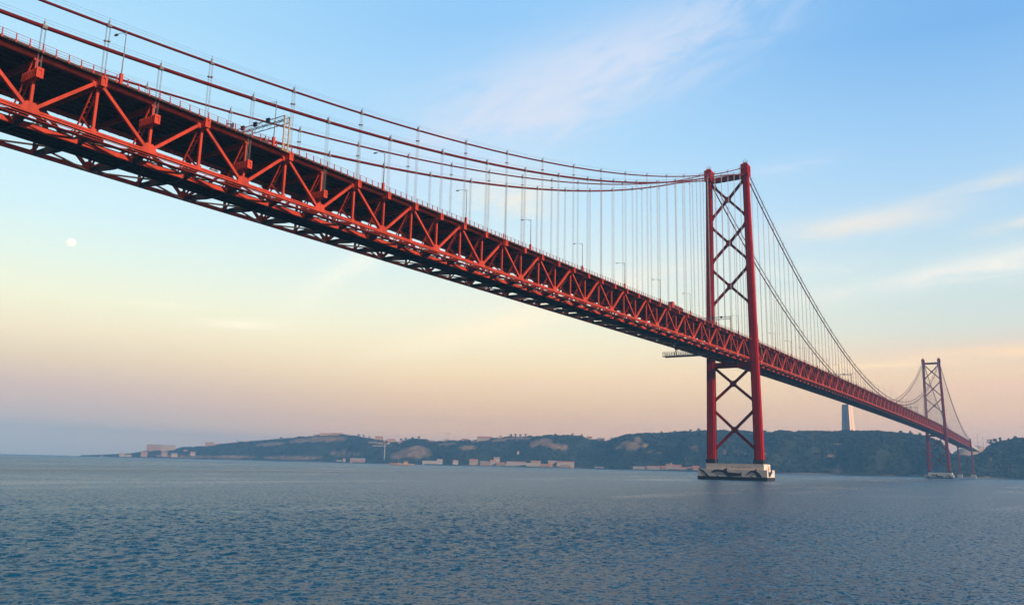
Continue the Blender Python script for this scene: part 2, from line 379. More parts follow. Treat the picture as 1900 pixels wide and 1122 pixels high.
# lower railway floor, stringers, lateral bracing, inspection rails and pipes
f_ = MB()
q = sweep([(x, -2.1, ztop(x) - DEP - .25) for x in NODES], 6.4, .18); f_.add(q.v, q.f)
for yy in (-4.6, -3.0, -1.0, .9):
    q = sweep([(x, yy, ztop(x) - DEP - .75) for x in NODES], .35, .9); f_.add(q.v, q.f)
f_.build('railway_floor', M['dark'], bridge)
rr = MB()
for yy in (-4.4, -3.0, -1.4, 0.0):
    q = sweep([(x, yy, ztop(x) - DEP - .08) for x in NODES], .1, .16); rr.add(q.v, q.f)
rr.build('rail_track', M['steel'], bridge)
for s in (-1, 1):
    st = MB()
    for i in range(len(NODES) - 1):
        xa, xb = NODES[i] + .15, NODES[i + 1] - .15; ya = s * 5.9
        za, zz = ztop(xa) - DEP, ztop(xb) - DEP
        st.bar((xa, ya, za - .95), (xb, ya, zz - .95), .18, 1.15); st.bar((xa, ya, za - 1.55), (xb, ya, zz - 1.55), .5, .09)
        st.bar((xa, s * 8.2, za - .55), (xb, s * 8.2, zz - .55), .2, .42)
    if s < 0: st.build('stringer', M['red'], bridge)
    lb = MB()
    for i, x in enumerate(XI[:-1]):
        xa, xb = x, x + P; m_ = x + P / 2
        za, zm, zz = ztop(xa) - DEP - .35, ztop(m_) - DEP - .55, ztop(xb) - DEP - .35
        lb.bar((xa + .5, s * 10.2, za), (m_, (5.6 if s < 0 else 1.8) * s, zm), .36, .3); lb.bar((m_, s * 5.0, zm), (xb - .5, s * 10.2, zz), .36, .3)
    for i in range(len(NODES) - 1):
        xa, xb = NODES[i], NODES[i + 1]
        if s < 0: lb.bar((xa, s * 6.0, ztop(xa) - DEP - .7), (xb, s * 10.0, ztop(xb) - DEP - .4), .22, .2)
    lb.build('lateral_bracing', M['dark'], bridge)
    ir = MB()
    for yy, dz, r_ in ((10.95, -.85, .07), (10.1, -1.0, .06), (9.3, -.75, .10), (9.0, -.75, .07), (7.3, -.9, .09)):
        ir.tube([(x, s * yy, ztop(x) - DEP + dz) for x in NODES], r_, 5)
    x = X0 + 2
    while x < 700:
        z = ztop(x) - DEP; ir.bar((x, s * 10.95, z - .88), (x, s * 7.3, z - .95), .1, .08); ir.bar((x, s * 10.95, z - .88), (x, s * 10.8, z - .2), .07, .07); x += P / 4
    if s < 0: ir.build('inspection_rail', M['red'], bridge)
# access platform on the truss and ladder near the tower
ap = MB(); x = -266.0; z = ztop(x)
for dx in (-.6, .6):
    ap.bar((x + dx, -12.3, z - 1.5), (x + dx, -12.3, z + 2.4), .12, .12)
    ap.bar((x + dx, -11.5, z - 1.5), (x + dx, -11.5, z + 2.4), .12, .12)
for h in np.arange(-1.4, 2.4, .35): ap.bar((x - .6, -12.3, z + h), (x + .6, -12.3, z + h), .06, .06)
ap.box(x - .9, x + .9, -12.6, -10.9, z - 1.6, z - 1.48); ap.build('access_platform', M['red'], bridge)
al = MB()
for dx in (0, .6): al.bar((12 + dx, -12.7, ztop(12) + 2.3), (26 + dx, -11.2, ztop(26) - 8.5), .12, .18)
for i in range(30):
    t = i / 30; a = Vector((12, -12.7, ztop(12) + 2.3)).lerp(Vector((26, -11.2, ztop(26) - 8.5)), t); al.bar(a, a + Vector((.6, 0, 0)), .05, .05)
al.build('access_ladder', M['tan'], bridge)

# towers
def tower(x):
    T = empty('tower', (x, 0, 0), bridge)
    def leg_y(z): return 14.09 + (11.57 - 14.09) * (z - 9) / 181.5
    def leg_sec(z, s):
        k = (z - 9) / 181.5; w, d_ = 5.1 - 1.6 * k, 4.7 - 1.3 * k; c = leg_y(z) * s
        n = .14
        a, b = w / 2, d_ / 2; na, nb = w * n, d_ * n
        return [(xx, c + yy, z) for xx, yy in ((-b, -a + na), (-b + nb, -a + na), (-b + nb, -a), (b - nb, -a), (b - nb, -a + na), (b, -a + na),
                                             (b, a - na), (b - nb, a - na), (b - nb, a), (-b + nb, a), (-b + nb, a - na), (-b, a - na))]
    for s in (-1, 1):
        mb = MB(); mb.loft([leg_sec(z, s) for z in np.linspace(9.2, 186, 14)])
        for z in np.arange(18, 182, 10.2):                 # plate joints
            a, b = leg_sec(z, s), leg_sec(z + .28, s); c0 = leg_y(z) * s
            mb.loft([[(q[0] * 1.03, c0 + (q[1] - c0) * 1.03, q[2]) for q in w] for w in (a, b)])
        leg = mb.build('leg', M['towerred'], T)
        c = MB(); cy = leg_y(10.4) * s; c.box(-2.65, 2.65, cy - 2.85, cy + 2.85, 9.2, 11.8); c.build('base_collar', M['black'], leg)
        cp = MB(); cy = leg_y(187) * s
        cp.loft([[(sx_ * hx, cy + sy_ * hy, z) for sx_, sy_ in ((-1, -1), (1, -1), (1, 1), (-1, 1))] for z, hx, hy in
                 ((183.2, 2.0, 1.95), (184.0, 2.9, 2.25), (190.2, 2.9, 2.25), (191.0, 2.3, 1.7))])
        cp.box(-1.5, 1.5, cy - 1.1, cy + 1.1, 191.0, 191.8)
        for i in range(6): cp.bar((-1.6 + .6 * i, cy + (-.9 if i % 2 else .9), 191.2), (-1.6 + .6 * i, cy + (-.9 if i % 2 else .9), 193.2 + .4 * (i % 3)), .12, .12)
        for k in (-1.6, -.5, .6, 1.6):
            for sy in (-1, 1): cp.box(k - .08, k + .08, *sorted((cy + sy * 2.25, cy + sy * 2.38)), 184.6, 189.2)
        cp.build('saddle_cap', M['towerred'], T)
    tb = MB(); tb.box(-1.3, 1.3, -9.7, 9.7, 182.2, 185.2)
    for yy in np.arange(-9, 9.1, 1.5): tb.bar((-1.2, yy, 185.2), (-1.2, yy, 186.3), .06, .06)
    tb.bar((-1.2, -9.4, 186.3), (-1.2, 9.4, 186.3), .07, .07); tb.build('top_beam', M['towerred'], T)
    for z0, z1 in ((158.6, 181.5), (130.8, 153.6), (103.8, 126.4), (45.2, 66.5), (17.0, 40.6)):
        b = MB(); zc = (z0 + z1) / 2; h = 1.25
        for s in (-1, 1):
            for zz in (z0, z1):
                b.bar((0, s * (leg_y(zz) - 1.2), zz), (0, s * .9, zc + (zz - zc) * .07), 1.5, h, up=(0, 1, 0) if False else (1, 0, 0))
        # plates rounding the crossing
        w = 1.55; pl = []
        for a0 in (0, 90, 180, 270):
            for t in (-34, -20, 0, 20, 34):
                r_ = 2.55 if abs(t) > 30 else 1.95 if abs(t) > 10 else 1.72
                pl.append((r_ * math.cos(R(a0 + t)), zc + r_ * math.sin(R(a0 + t))))
        b.prism(pl, 'x', -.82, .82)
        for s in (-1, 1):                               # gussets at the legs
            for zz, dz in ((z0, -1), (z1, 1)):
                yl = leg_y(zz) - 2.3; b.prism([(s * (yl + .6), zz + dz * 1.1), (s * (yl + .6), zz - dz * 2.2), (s * (yl - .7), zz - dz * 1.4), (s * (yl - .3), zz + dz * .1)], 'x', -.80, .80)
        b.build('cross_brace', M['towerred'], T)
    pb = MB(); pb.box(-1.6, 1.6, -11.4, 11.4, 65.4, 68.6)
    for yy in (-7, -3.5, 0, 3.5, 7): pb.bar((-1.7, yy, 65.4), (-1.7, yy, 68.6), .25, .2)
    pb.build('portal_beam', M['towerred'], T)
    for s in (-1, 1):
        ms = MB(); ms.tube([(0, s * 11.6, 192), (0, s * 11.6, 195)], .1, 5); ms.build('beacon_mast', M['steel'], T)
    # pier
    pr = MB(); pr.box(-7.5, 7.5, -20.3, 20.3, -4, 6.0)
    pr.box(-6.2, 6.4, -18.2, 15.6, 6.0, 9.25)
    pier = pr.build('pier', M['concrete'], T)
    bb = MB(); bb.box(-7.62, 7.62, -20.42, 20.42, -3, 1.9); bb.build('waterline_band', M['black'], pier)
    fx = -7.5
    def U(X, Y): return (20.3 - (X - 155) / 1280 * 40.6, 1.9 + (845 + (X - 155) * .030 - Y) / 30.0)
    def W_(X, Y): return (-7.5 + (X - 1437) / 178 * 15.0, 1.9 + (888 - Y) / 31.0)
    sh = [[(165, 712), (190, 726), (225, 735), (268, 752), (320, 800), (372, 852), (322, 852), (285, 808), (240, 772), (205, 762), (185, 742)],
          [(388, 776), (428, 770), (455, 750), (500, 740), (560, 741), (632, 752), (668, 728), (718, 712), (704, 752), (722, 788), (800, 795), (930, 808), (980, 796), (968, 830), (985, 862), (930, 856), (720, 862), (690, 840), (640, 800), (560, 776), (480, 782), (430, 792)],
          [(505, 826), (535, 838), (560, 862), (535, 862)],
          [(1028, 838), (1072, 826), (1105, 785), (1150, 768), (1205, 765), (1252, 730), (1245, 778), (1300, 815), (1345, 878), (1250, 876), (1222, 826), (1180, 796), (1140, 800), (1100, 826), (1075, 842)],
          [(1130, 852), (1160, 858), (1190, 876), (1140, 874)]]
    bl = [[(430, 796), (480, 786), (560, 780), (640, 806), (690, 846), (690, 858), (560, 848), (500, 822)],
          [(1085, 848), (1110, 832), (1150, 806), (1182, 804), (1215, 828), (1230, 866), (1160, 856)], [(205, 768), (240, 778), (290, 816), (318, 850), (250, 840), (225, 800)]]
    wh = [[(520, 828), (600, 836), (690, 850), (690, 858), (560, 852)], [(1085, 846), (1150, 842), (1225, 856), (1228, 868), (1140, 862)], [(225, 800), (250, 838), (300, 850), (240, 846)]]
    for polys, mt_, off in ((bl, 'muralgrey', .012), (wh, 'muralwhite', .018), (sh, 'mural', .024)):
        mu = MB()
        for pl in polys: mu.prism([U(*q) for q in pl], 'x', fx - off, fx - off + .01)
        o = mu.build('dolphin_mural', M[mt_], pier)
    mu = MB(); mu.prism([W_(*q) for q in ((1450, 748), (1478, 792), (1505, 800), (1528, 755), (1556, 758), (1562, 805), (1530, 840), (1505, 878), (1470, 880), (1466, 820))], 'y', -20.324, -20.312)
    mu.build('dolphin_mural', M['mural'], pier)
    mu = MB(); mu.prism([W_(*q) for q in ((1532, 842), (1560, 815), (1566, 850), (1545, 872))], 'y', -20.322, -20.310); mu.build('dolphin_mural', M['muralwhite'], pier)
    tx = MB()                                           # faint weathered lettering, too worn to read
    for X, w in ((775, 30), (835, 12), (852, 10), (868, 14), (886, 12), (905, 14), (925, 20), (985, 10), (1000, 14), (1020, 12), (1040, 18), (1066, 10), (1085, 14), (1110, 10), (1130, 16)):
        y0 = 20.3 - (X - 155) / 1280 * 40.6; tx.box(-6.22, -6.21, y0 - w / 31, y0, 6.95, 7.4 if w < 25 else 7.55)
    tx.build('worn_lettering', M['muralgrey'], pier)
    fe = MB()
    for yy in np.arange(-20, 20.1, 2.0): fe.bar((-7.2, yy, 6), (-7.2, yy, 7.0), .05, .05)
    for yy in (-17, 15): fe.tube([(0, yy, 6 if yy < -16 else 9), (0, yy, 8.6 if yy < -16 else 11)], .18, 6)
    fe.tube([(-1, -19.4, 6), (-1, -19.4, 8.2)], [.45, .1], 8); fe.build('navigation_post', mat('nav_orange', (.6, .2, .05)), pier)
    return T
tower(0.0); tower(SPAN)

# end pier on the far shore
ep = empty('end_pier', (1496.3, 0, 0), bridge)
for s in (-1, 1):
    b = MB(); b.loft([[(sx_ * a, s * 12.5 + sy_ * a, z) for sx_, sy_ in ((-1, -1), (1, -1), (1, 1), (-1, 1))] for z, a in ((7, 1.6), (64, 1.3))]); b.build('leg', M['towerred'], ep)
    b = MB(); b.box(-4, 4, s * 12.5 - 4.5, s * 12.5 + 4.5, -4, 7.6); b.build('footing', M['concrete'], ep)
b = MB(); b.box(-2, 2, -14, 14, 62.2, 65); b.box(-2.5, 3.5, -13.2, 13.2, 65, 76.5)
b.build('portal_block', M['towerred'], ep)
b = MB()
for s in (-1, 1): b.box(-2.2, 2.2, s * 11.6 - 1.2, s * 11.6 + 1.2, 76.5, 81)
b.build('cable_saddle', M['towerred'], ep)
ap = sweep([(x, 0, ztop(1496) - 4.6 - (x - 1496) * .02) for x in np.linspace(1500, 1760, 8)], 20, 6); ap.build('approach_span', M['grey'], bridge)

# main cables and hangers
def build_cable(s, low):
    xs = list(np.linspace(-470, 0, 60)) + list(np.linspace(0, SPAN, 120))[1:] + list(np.linspace(SPAN, 1496, 40))[1:]
    mb = MB(); mb.tube([(x, s * YC, zcab(x, low)) for x in xs], .38 if low else .27, 10)
    o = mb.build('main_cable', M['cable'], bridge, smooth=True)
    w = MB()
    for d_ in (-.55, .55): w.tube([(x, s * YC + d_, zcab(x, low) + 1.25) for x in xs], .02, 3, caps=False)
    w.build('hand_rope', M['rope'], o)
    return o
cables = {(s, low): build_cable(s, low) for s in (-1, 1) for low in (True, False)}
def hanger(s, low, x):
    z1 = zcab(x, low); k = round(x / P)
    z0 = ztop(x) + (.6 if not low else DROP.get(k, -.3))
    if z1 < z0 + 1.5: return
    h = MB(); y = s * YC; r = .38 if low else .27
    h.tube([(x - .42, y, zcab(x - .42, low)), (x + .42, y, zcab(x + .42, low))], r + .12, 8)
    for d_ in (-.55, .55): h.bar((x + d_ * .5, y + d_, z1), (x + d_ * .5, y + d_, z1 + 1.4), .07, .07)
    h.box(x - .12, x + .12, y - .12, y + .12, z1 + r, z1 + r + .7)
    for dx in (-.33, .33):
        for dy in (-.16, .16): h.tube([(x + dx, y + dy, z0), (x + dx, y + dy, z1)], .042, 4, caps=False)
    if not low and z1 - z0 > 8:
        zz = z1 - 3.2
        for dx in (-.33, .33): h.box(x + dx - .22, x + dx + .22, y - .3, y + .3, zz - .1 + .3 * dx, zz + .1 + .3 * dx)
    keep('hanger', h, M['rope'], cables[(s, low)])
allh = sorted([(x, s, low) for s in (-1, 1) for low in (True, False) for x in (XI if low else XM) if abs(x) > 4 and abs(x - SPAN) > 4 and -440 < x < 1490])
for x, s, low in allh: hanger(s, low, x)
for k, mb in rest.items():
    if mb.v:
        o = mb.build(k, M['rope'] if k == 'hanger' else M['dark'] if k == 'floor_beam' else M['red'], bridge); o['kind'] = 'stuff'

# ------------------------------------------------------------------ things on the bridge
def ordinal(n): return ['first', 'second', 'third', 'fourth', 'fifth', 'sixth', 'seventh', 'eighth', 'ninth', 'tenth', 'eleventh', 'twelfth', 'thirteenth', 'fourteenth', 'fifteenth', 'sixteenth'][n]
def make_lamp():
    o = empty('street_lamp')
    b = MB(); b.box(-.28, .28, -.28, .28, -.45, 1.7); b.build('base_box', M['red'], o)
    b = MB(); b.tube([(0, 0, 1.7), (0, 0, 5), (0, 0, 10.6)], [.13, .11, .08], 6)
    b.tube([(0, 0, 9.6), (0, .7, 10.35), (0, 1.7, 10.75), (0, 3.0, 10.85)], .05, 5); b.tube([(0, 0, 10.6), (0, .55, 10.5), (0, 1.0, 10.55)], .04, 5)
    b.build('pole', M['steel'], o)
    b = MB(); b.loft([[(sx_ * w, yy, 10.78 + h * sz) for sx_, sz in ((-1, -.5), (1, -.5), (1, 1), (-1, 1))] for yy, w, h in ((2.9, .1, .08), (3.2, .22, .16), (3.9, .2, .14), (4.15, .08, .06))]); b.build('lamp_head', M['steel'], o)
    return o
def copy_thing(o, parent=None):
    c = o.copy(); C.objects.link(c); c.parent = parent
    for ch in list(o.children): copy_thing(ch, c)
    return c
proto = None; ln = 0; lf = 0
for k in range(0, 30):
    x = -399.8 + 37.35 * k
    if abs(x) < 5: continue
    if proto is None: proto = o = make_lamp()
    else: o = copy_thing(proto)
    o.location = (x, -12.55, ztop(x) + .65)
    if x < 0:
        lb = f'curved arm lamp post on the railing before the near tower, {ordinal(ln)} from left'; ln += 1
    else:
        lb = f'small lamp post on the deck, {ordinal(lf)} past the near tower' if lf < 16 else 'tiny lamp post on the far deck close to the distant tower'; lf += 1
    tag(o, lb, 'street lamp', 'lamp posts along the bridge railing')
def gantry(x, label, signals):
    o = empty('sign_gantry', (x, 0, ztop(x))); tag(o, label, 'gantry', 'sign gantries over the roadway')
    H = 8.6
    for s in (-1, 1):
        b = MB()
        for dx in (-.75, .75): b.box(dx - .12, dx + .12, s * 12.85 - .12, s * 12.85 + .12, .1, H)
        n = 9
        for i in range(n):
            z = .5 + i * (H - .8) / n; z2 = z + (H - .8) / n; a = -.75 if i % 2 else .75
            b.bar((a, s * 12.85, z), (-a, s * 12.85, z2), .07, .07); b.bar((-.75, s * 12.85, z), (.75, s * 12.85, z), .07, .07)
        b.box(-1.2, 1.2, *sorted((s * 12.4, s * 13.1)), -.05, .1); b.build('post', M['tan'], o)
    b = MB()
    for dx in (-.75, .75):
        for dz in (H - 1.3, H):
            b.bar((dx, -12.85, dz), (dx, 12.85, dz), .14, .14)
        for i in range(18):
            y0 = -12.85 + 25.7 * i / 18; y1 = y0 + 25.7 / 18; q = (H - 1.3, H) if i % 2 else (H, H - 1.3); b.bar((dx, y0, q[0]), (dx, y1, q[1]), .06, .06)
    for yy in np.linspace(-12.85, 12.85, 12): b.bar((-.75, yy, H), (.75, yy, H), .06, .06)
    b.build('truss_beam', M['steel'], o)
    for yy in signals:
        b = MB(); b.box(-1.3, -.9, yy - .5, yy + .5, H - .8, H + .2); b.box(-1.36, -1.3, yy - .56, yy + .56, H - .86, H + .26); b.box(-1.7, -1.36, yy - .35, yy + .35, H - .05, H + .03); b.build('lane_signal', M['signal'], o)
    return o
g1 = gantry(-359.2, 'tan lattice gantry with black lane signals over the roadway near the left', (-7.5, -3, 1.5, 6))
b = MB(); b.tube([(-1.5, 5.2, 9.6), (-1.42, 5.2, 9.6)], .75, 16); b.build('round_sign', M['sign'], g1)
gantry(-40.7, 'slim lattice sign gantry seen between the legs of the near tower', (-8, -3, 4))
gantry(285.0, 'small sign gantry on the deck beside the concrete pylon beyond the near tower', (-7, 0))
gantry(700.0, 'tiny sign gantry on the far deck just before the distant tower', (-5,))
# red lorry
lo = empty('lorry', (-112.0, -9.0, ztop(-112) + .75)); tag(lo, 'dark red lorry with low trailer driving on the deck left of the near tower', 'lorry')
b = MB(); b.prism([(-6.2, .6), (-3.6, .6), (-3.6, 3.7), (-5.7, 3.7), (-6.2, 2.2)], 'y', -1.25, 1.25); b.build('cab', M['lorryred'], lo)
b = MB(); b.box(-6.05, -5.85, -1.05, 1.05, 2.3, 3.3); b.build('windscreen', M['glass'], lo)
b = MB(); b.box(-3.3, 7.5, -1.28, 1.28, 1.0, 1.35); b.box(-3.3, 7.5, -1.3, -1.2, 1.35, 2.3); b.box(-3.3, 7.5, 1.2, 1.3, 1.35, 2.3)
for i in range(12): b.box(-3.3 + i * .95, -3.2 + i * .95, -1.36, -1.3, 1.1, 2.3)
b.build('trailer', M['cable'], lo)
b = MB()
for i in range(9): b.box(-3 + i * 1.1, -2.2 + i * 1.1, -1.0, 1.0, 1.35, 2.5 + .25 * (i % 3))
b.build('cargo', M['tan'], lo)
for xx in (-5, -2.4, 4.2, 5.6):
    for yy in (-1.2, 1.2):
        b = MB(); b.tube([(xx, yy - .18, .5), (xx, yy + .18, .5)], .5, 14); b.build('wheel', M['tyre'], lo)
# inspection traveller hanging below the far truss
x = -62.0; z = ztop(x) - DEP
mp = empty('maintenance_platform', (x, 0, z)); tag(mp, 'grey railed maintenance platform hanging under the deck left of the near tower', 'platform')
b = MB()
for dx in (-2, 2):
    b.bar((dx, -3, -4.5), (dx, 17.8, -4.5), .3, .5); b.bar((dx, -3, -3.3), (dx, 17.8, -3.3), .12, .12)
    for i in range(16):
        y0 = -3 + 1.3 * i; b.bar((dx, y0, -4.5 if i % 2 else -3.3), (dx, y0 + 1.3, -3.3 if i % 2 else -4.5), .1, .1)
b.box(-2, 2, -3, 17.8, -4.42, -4.34); b.build('walkway', M['steel'], mp)
b = MB()
for dx in (-2, 2):
    for h in (-2.7, -2.1): b.bar((dx, -3, h), (dx, 17.8, h), .12, .12)
    for yy in np.arange(-3, 18, 1.3): b.bar((dx, yy, -4.4), (dx, yy, -2.1), .12, .12)
for h in (-2.7, -2.1): b.bar((-2, 17.8, h), (2, 17.8, h), .06, .06)
b.build('railing', M['steel'], mp)
b = MB()
for yy in (10.5, -2):
    for dx in (-1.6, 1.6): b.bar((dx, yy + .8, -4.4), (dx * .4, yy, -.4), .28, .28)
    b.box(-1.2, 1.2, yy - .6, yy + .6, -.9, -.35)
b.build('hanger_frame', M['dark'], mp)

# ------------------------------------------------------------------ water
def build_water():
    az = np.concatenate([np.linspace(-100, -42, 30), np.linspace(-40, 40, 900), np.linspace(42, 100, 30)]); a0 = math.atan2(F.y, F.x)
    rings = [3.0, 8, 14, 20, 25]; d_ = 27.0
    while d_ < 6500: rings.append(d_); d_ *= 1.0045 if d_ < 160 else 1.0065 if d_ < 1500 else 1.02
    rings.append(6500.0); rings = np.array(rings)
    A, D = np.meshgrid(np.radians(az) + a0, rings); X = CAM.x + D * np.cos(A); Y = CAM.y + D * np.sin(A)
    sp = np.where(D < 160, D * .0045, D * .0065); Z = np.zeros_like(X)
    rough = np.zeros_like(X)
    for i in range(14):                                   # slow patches of rougher and calmer water
        th = RNG.uniform(0, 2 * math.pi); lam = RNG.uniform(45, 260); rough += np.sin((X * math.cos(th) + Y * math.sin(th)) * 2 * math.pi / lam + RNG.uniform(0, 6.28))
    rough = np.clip(.92 + .16 * rough, .35, 1.5)
    wind = math.atan2(.85, .35)
    for i in range(120):
        lam = math.exp(RNG.uniform(math.log(.30), math.log(2.4))); th = wind + RNG.normal(0, .75)
        k = 2 * math.pi / lam; a = .0046 * lam * min(1, (lam / .8) ** -.6)
        fil = np.clip(lam / (sp * 2.0) - .6, 0, 1)
        ph = (X * math.cos(th) + Y * math.sin(th)) * k + RNG.uniform(0, 6.28)
        Z += a * fil * (np.sin(ph) + .22 * np.cos(2 * ph))
    Z *= rough; Z[D > 6000] = 0
    nr, na = X.shape; me = bpy.data.meshes.new('river_water')
    co_ = np.stack([X, Y, Z], -1).reshape(-1, 3).astype(np.float32)
    i0 = (np.arange(nr - 1)[:, None] * na + np.arange(na - 1)[None]).reshape(-1)
    quads = np.stack([i0, i0 + na, i0 + na + 1, i0 + 1], 1)[:, ::-1].astype(np.int32)
    me.vertices.add(len(co_)); me.vertices.foreach_set('co', co_.ravel())
    me.loops.add(quads.size); me.loops.foreach_set('vertex_index', quads.ravel())
    me.polygons.add(len(quads)); me.polygons.foreach_set('loop_start', np.arange(len(quads), dtype=np.int32) * 4)
    me.update(calc_edges=True); me.validate(); me.shade_smooth()
    m = bpy.data.materials.new('river_water'); m.use_nodes = True; nt = m.node_tree; N = nt.nodes; L = nt.links
    b = N['Principled BSDF']; b.inputs['Base Color'].default_value = (.003, .054, .126, 1); b.inputs['Specular Tint'].default_value = (.07, .46, .80, 1); b.inputs['IOR'].default_value = 1.19
    b.inputs['Specular IOR Level'].default_value = .5
    g = N.new('ShaderNodeNewGeometry')
    mpn = N.new('ShaderNodeMapping'); mpn.inputs['Rotation'].default_value = (0, 0, R(-122)); mpn.inputs['Scale'].default_value = (.0045, .020, .01); L.new(g.outputs['Position'], mpn.inputs['Vector'])
    patch = N.new('ShaderNodeTexNoise'); patch.inputs['Scale'].default_value = 1.0; patch.inputs['Detail'].default_value = 6; patch.inputs['Roughness'].default_value = .6; patch.inputs['Distortion'].default_value = .6; L.new(mpn.outputs['Vector'], patch.inputs['Vector'])
    mr = N.new('ShaderNodeMapRange'); mr.inputs['From Min'].default_value = .30; mr.inputs['From Max'].default_value = .46; mr.inputs['To Min'].default_value = .30; mr.inputs['To Max'].default_value = 1.1
    L.new(patch.outputs['Fac'], mr.inputs['Value'])
    mr2 = N.new('ShaderNodeMapRange'); mr2.inputs['From Min'].default_value = .30; mr2.inputs['From Max'].default_value = .46; mr2.inputs['To Min'].default_value = .20; mr2.inputs['To Max'].default_value = .30
    L.new(patch.outputs['Fac'], mr2.inputs['Value']); L.new(mr2.outputs[0], b.inputs['Roughness'])
    acc = g.outputs['Normal']
    def vm(op, a, b):                                     # ripple slopes added to the surface normal
        n = N.new('ShaderNodeVectorMath'); n.operation = op
        for i, v in enumerate((a, b)):
            if isinstance(v, tuple): n.inputs[i].default_value = v
            else: L.new(v, n.inputs[i])
        return n.outputs[0]
    for sc_, det, amp in ((.35, 2, .20), (2.1, 3, 1.5), (6.0, 2, 1.4)):
        t_ = N.new('ShaderNodeTexNoise'); t_.inputs['Scale'].default_value = sc_; t_.inputs['Detail'].default_value = det; L.new(g.outputs['Position'], t_.inputs['Vector'])
        sl = vm('MULTIPLY', vm('SUBTRACT', t_.outputs['Color'], (.5, .5, .5)), (amp, amp, 0)); sl = vm('MULTIPLY', sl, mr.outputs[0]); acc = vm('ADD', acc, sl)
    L.new(vm('NORMALIZE', acc, (0, 0, 0)), b.inputs['Normal'])
    me.materials.append(m)
    o = bpy.data.objects.new('water', me); C.objects.link(o); o['kind'] = 'structure'
build_water()

# ------------------------------------------------------------------ the far shore
RIDGE = [(150, 842), (180, 841.5), (212, 840), (240, 838.5), (262, 836), (275, 834), (318, 834), (332, 828), (352, 827), (380, 826), (412, 821), (440, 818), (470, 816), (505, 813), (530, 811), (560, 808), (600, 806), (640, 804), (660, 807), (690, 812), (712, 815), (738, 818), (760, 812), (785, 812), (800, 817), (840, 815), (900, 814), (915, 811), (940, 808), (990, 807), (1020, 805), (1060, 805), (1080, 808), (1095, 813), (1130, 815), (1145, 809), (1165, 804), (1200, 802), (1240, 801), (1290, 798), (1320, 796.5), (1350, 796), (1380, 797), (1420, 798), (1500, 798), (1580, 798), (1640, 798), (1665, 800), (1690, 803), (1720, 806), (1750, 818), (1768, 842), (1800, 845), (1818, 843), (1828, 836), (1838, 826), (1850, 820), (1870, 817), (1890, 812), (1920, 809), (2000, 806), (2150, 806), (2400, 815)]
RX = np.array([r[0] for r in RIDGE], float); RY = np.array([r[1] for r in RIDGE], float)
TR = 280.0
def shore_dist(px):
    return (1602 + 22 * math.sin(px * .013) + 10 * math.sin(px * .041 + 1) - CAM.x) / hdir(px).x
def hump(v, a, b): return min(1, max(0, (v - a) / (b - a)))
def vnoise(seed):
    r = np.random.default_rng(seed); ws = [(r.uniform(0, 6.28), r.uniform(40, 260), r.uniform(0, 6.28)) for _ in range(16)]
    return lambda x, y: sum(math.sin((x * math.cos(t) + y * math.sin(t)) * 6.283 / l + p) * l / 260 for t, l, p in ws) / 4
NZ = vnoise(3)
def terrain(px, t):
    D = shore_dist(px) + t; H = height(px, float(np.interp(px, RX, RY)), shore_dist(px) + TR) - 4.5
    H = max(H, .5); p = ground(px, D)
    if t < 0: return p, -3 + max(-3, t * .2)
    gl = 26 * NZ(p.x * 1.0, p.y)                          # gullies push the slope back and forth
    u = t + gl * hump(t, 40, 90) * (1 - hump(t, 230, 280))
    fr = np.interp(u, [0, 4, 55, 95, 150, 215, 280, 420, 800, 1000], [0, .0, .0, .16, .56, .86, 1.0, .98, .8, .3])
    z = 2.6 * hump(t, 0, 5) + fr * (H - 2.6)
    z += (1.8 * NZ(p.x * 3.1 + 50, p.y * 3.1)) * hump(t, 60, 120) * (0 if abs(t - TR) < 1 else 1) * hump(H, 8, 40)
    return p, z
BARE = [(600, .82, 45, .12), (560, .80, 30, .10), (640, .30, 30, .14), (770, .45, 34, .26), (735, .35, 14, .2), (500, .74, 30, .10), (420, .16, 60, .10), (350, .16, 50, .13), (310, .25, 30, .16), (540, .14, 60, .09), (865, .66, 18, .10), (925, .88, 26, .06), (960, .9, 30, .05), (990, .72, 11, .13), (1010, .74, 16, .14), (1030, .60, 16, .09), (1045, .6, 9, .08), (1175, .62, 16, .14), (1185, .80, 9, .10), (1148, .62, 8, .07), (1160, .74, 12, .05), (1198, .62, 7, .06), (1210, .48, 10, .06), (1227, .42, 8, .03), (1290, .55, 8, .05), (1345, .42, 7, .07), (1385, .40, 6, .05), (1418, .42, 7, .05), (1560, .66, 12, .03), (1590, .66, 6, .04), (1545, .40, 10, .05), (1555, .10, 6, .12), (700, .80, 24, .06), (830, .82, 18, .06), (885, .90, 18, .04), (1842, .55, 4, .05)]
def bare(px, fr):
    m = 0
    for a, b_, c, d_ in BARE: m = max(m, 1 - ((px - a) / c) ** 2 - ((fr - b_) / d_) ** 2)
    return m
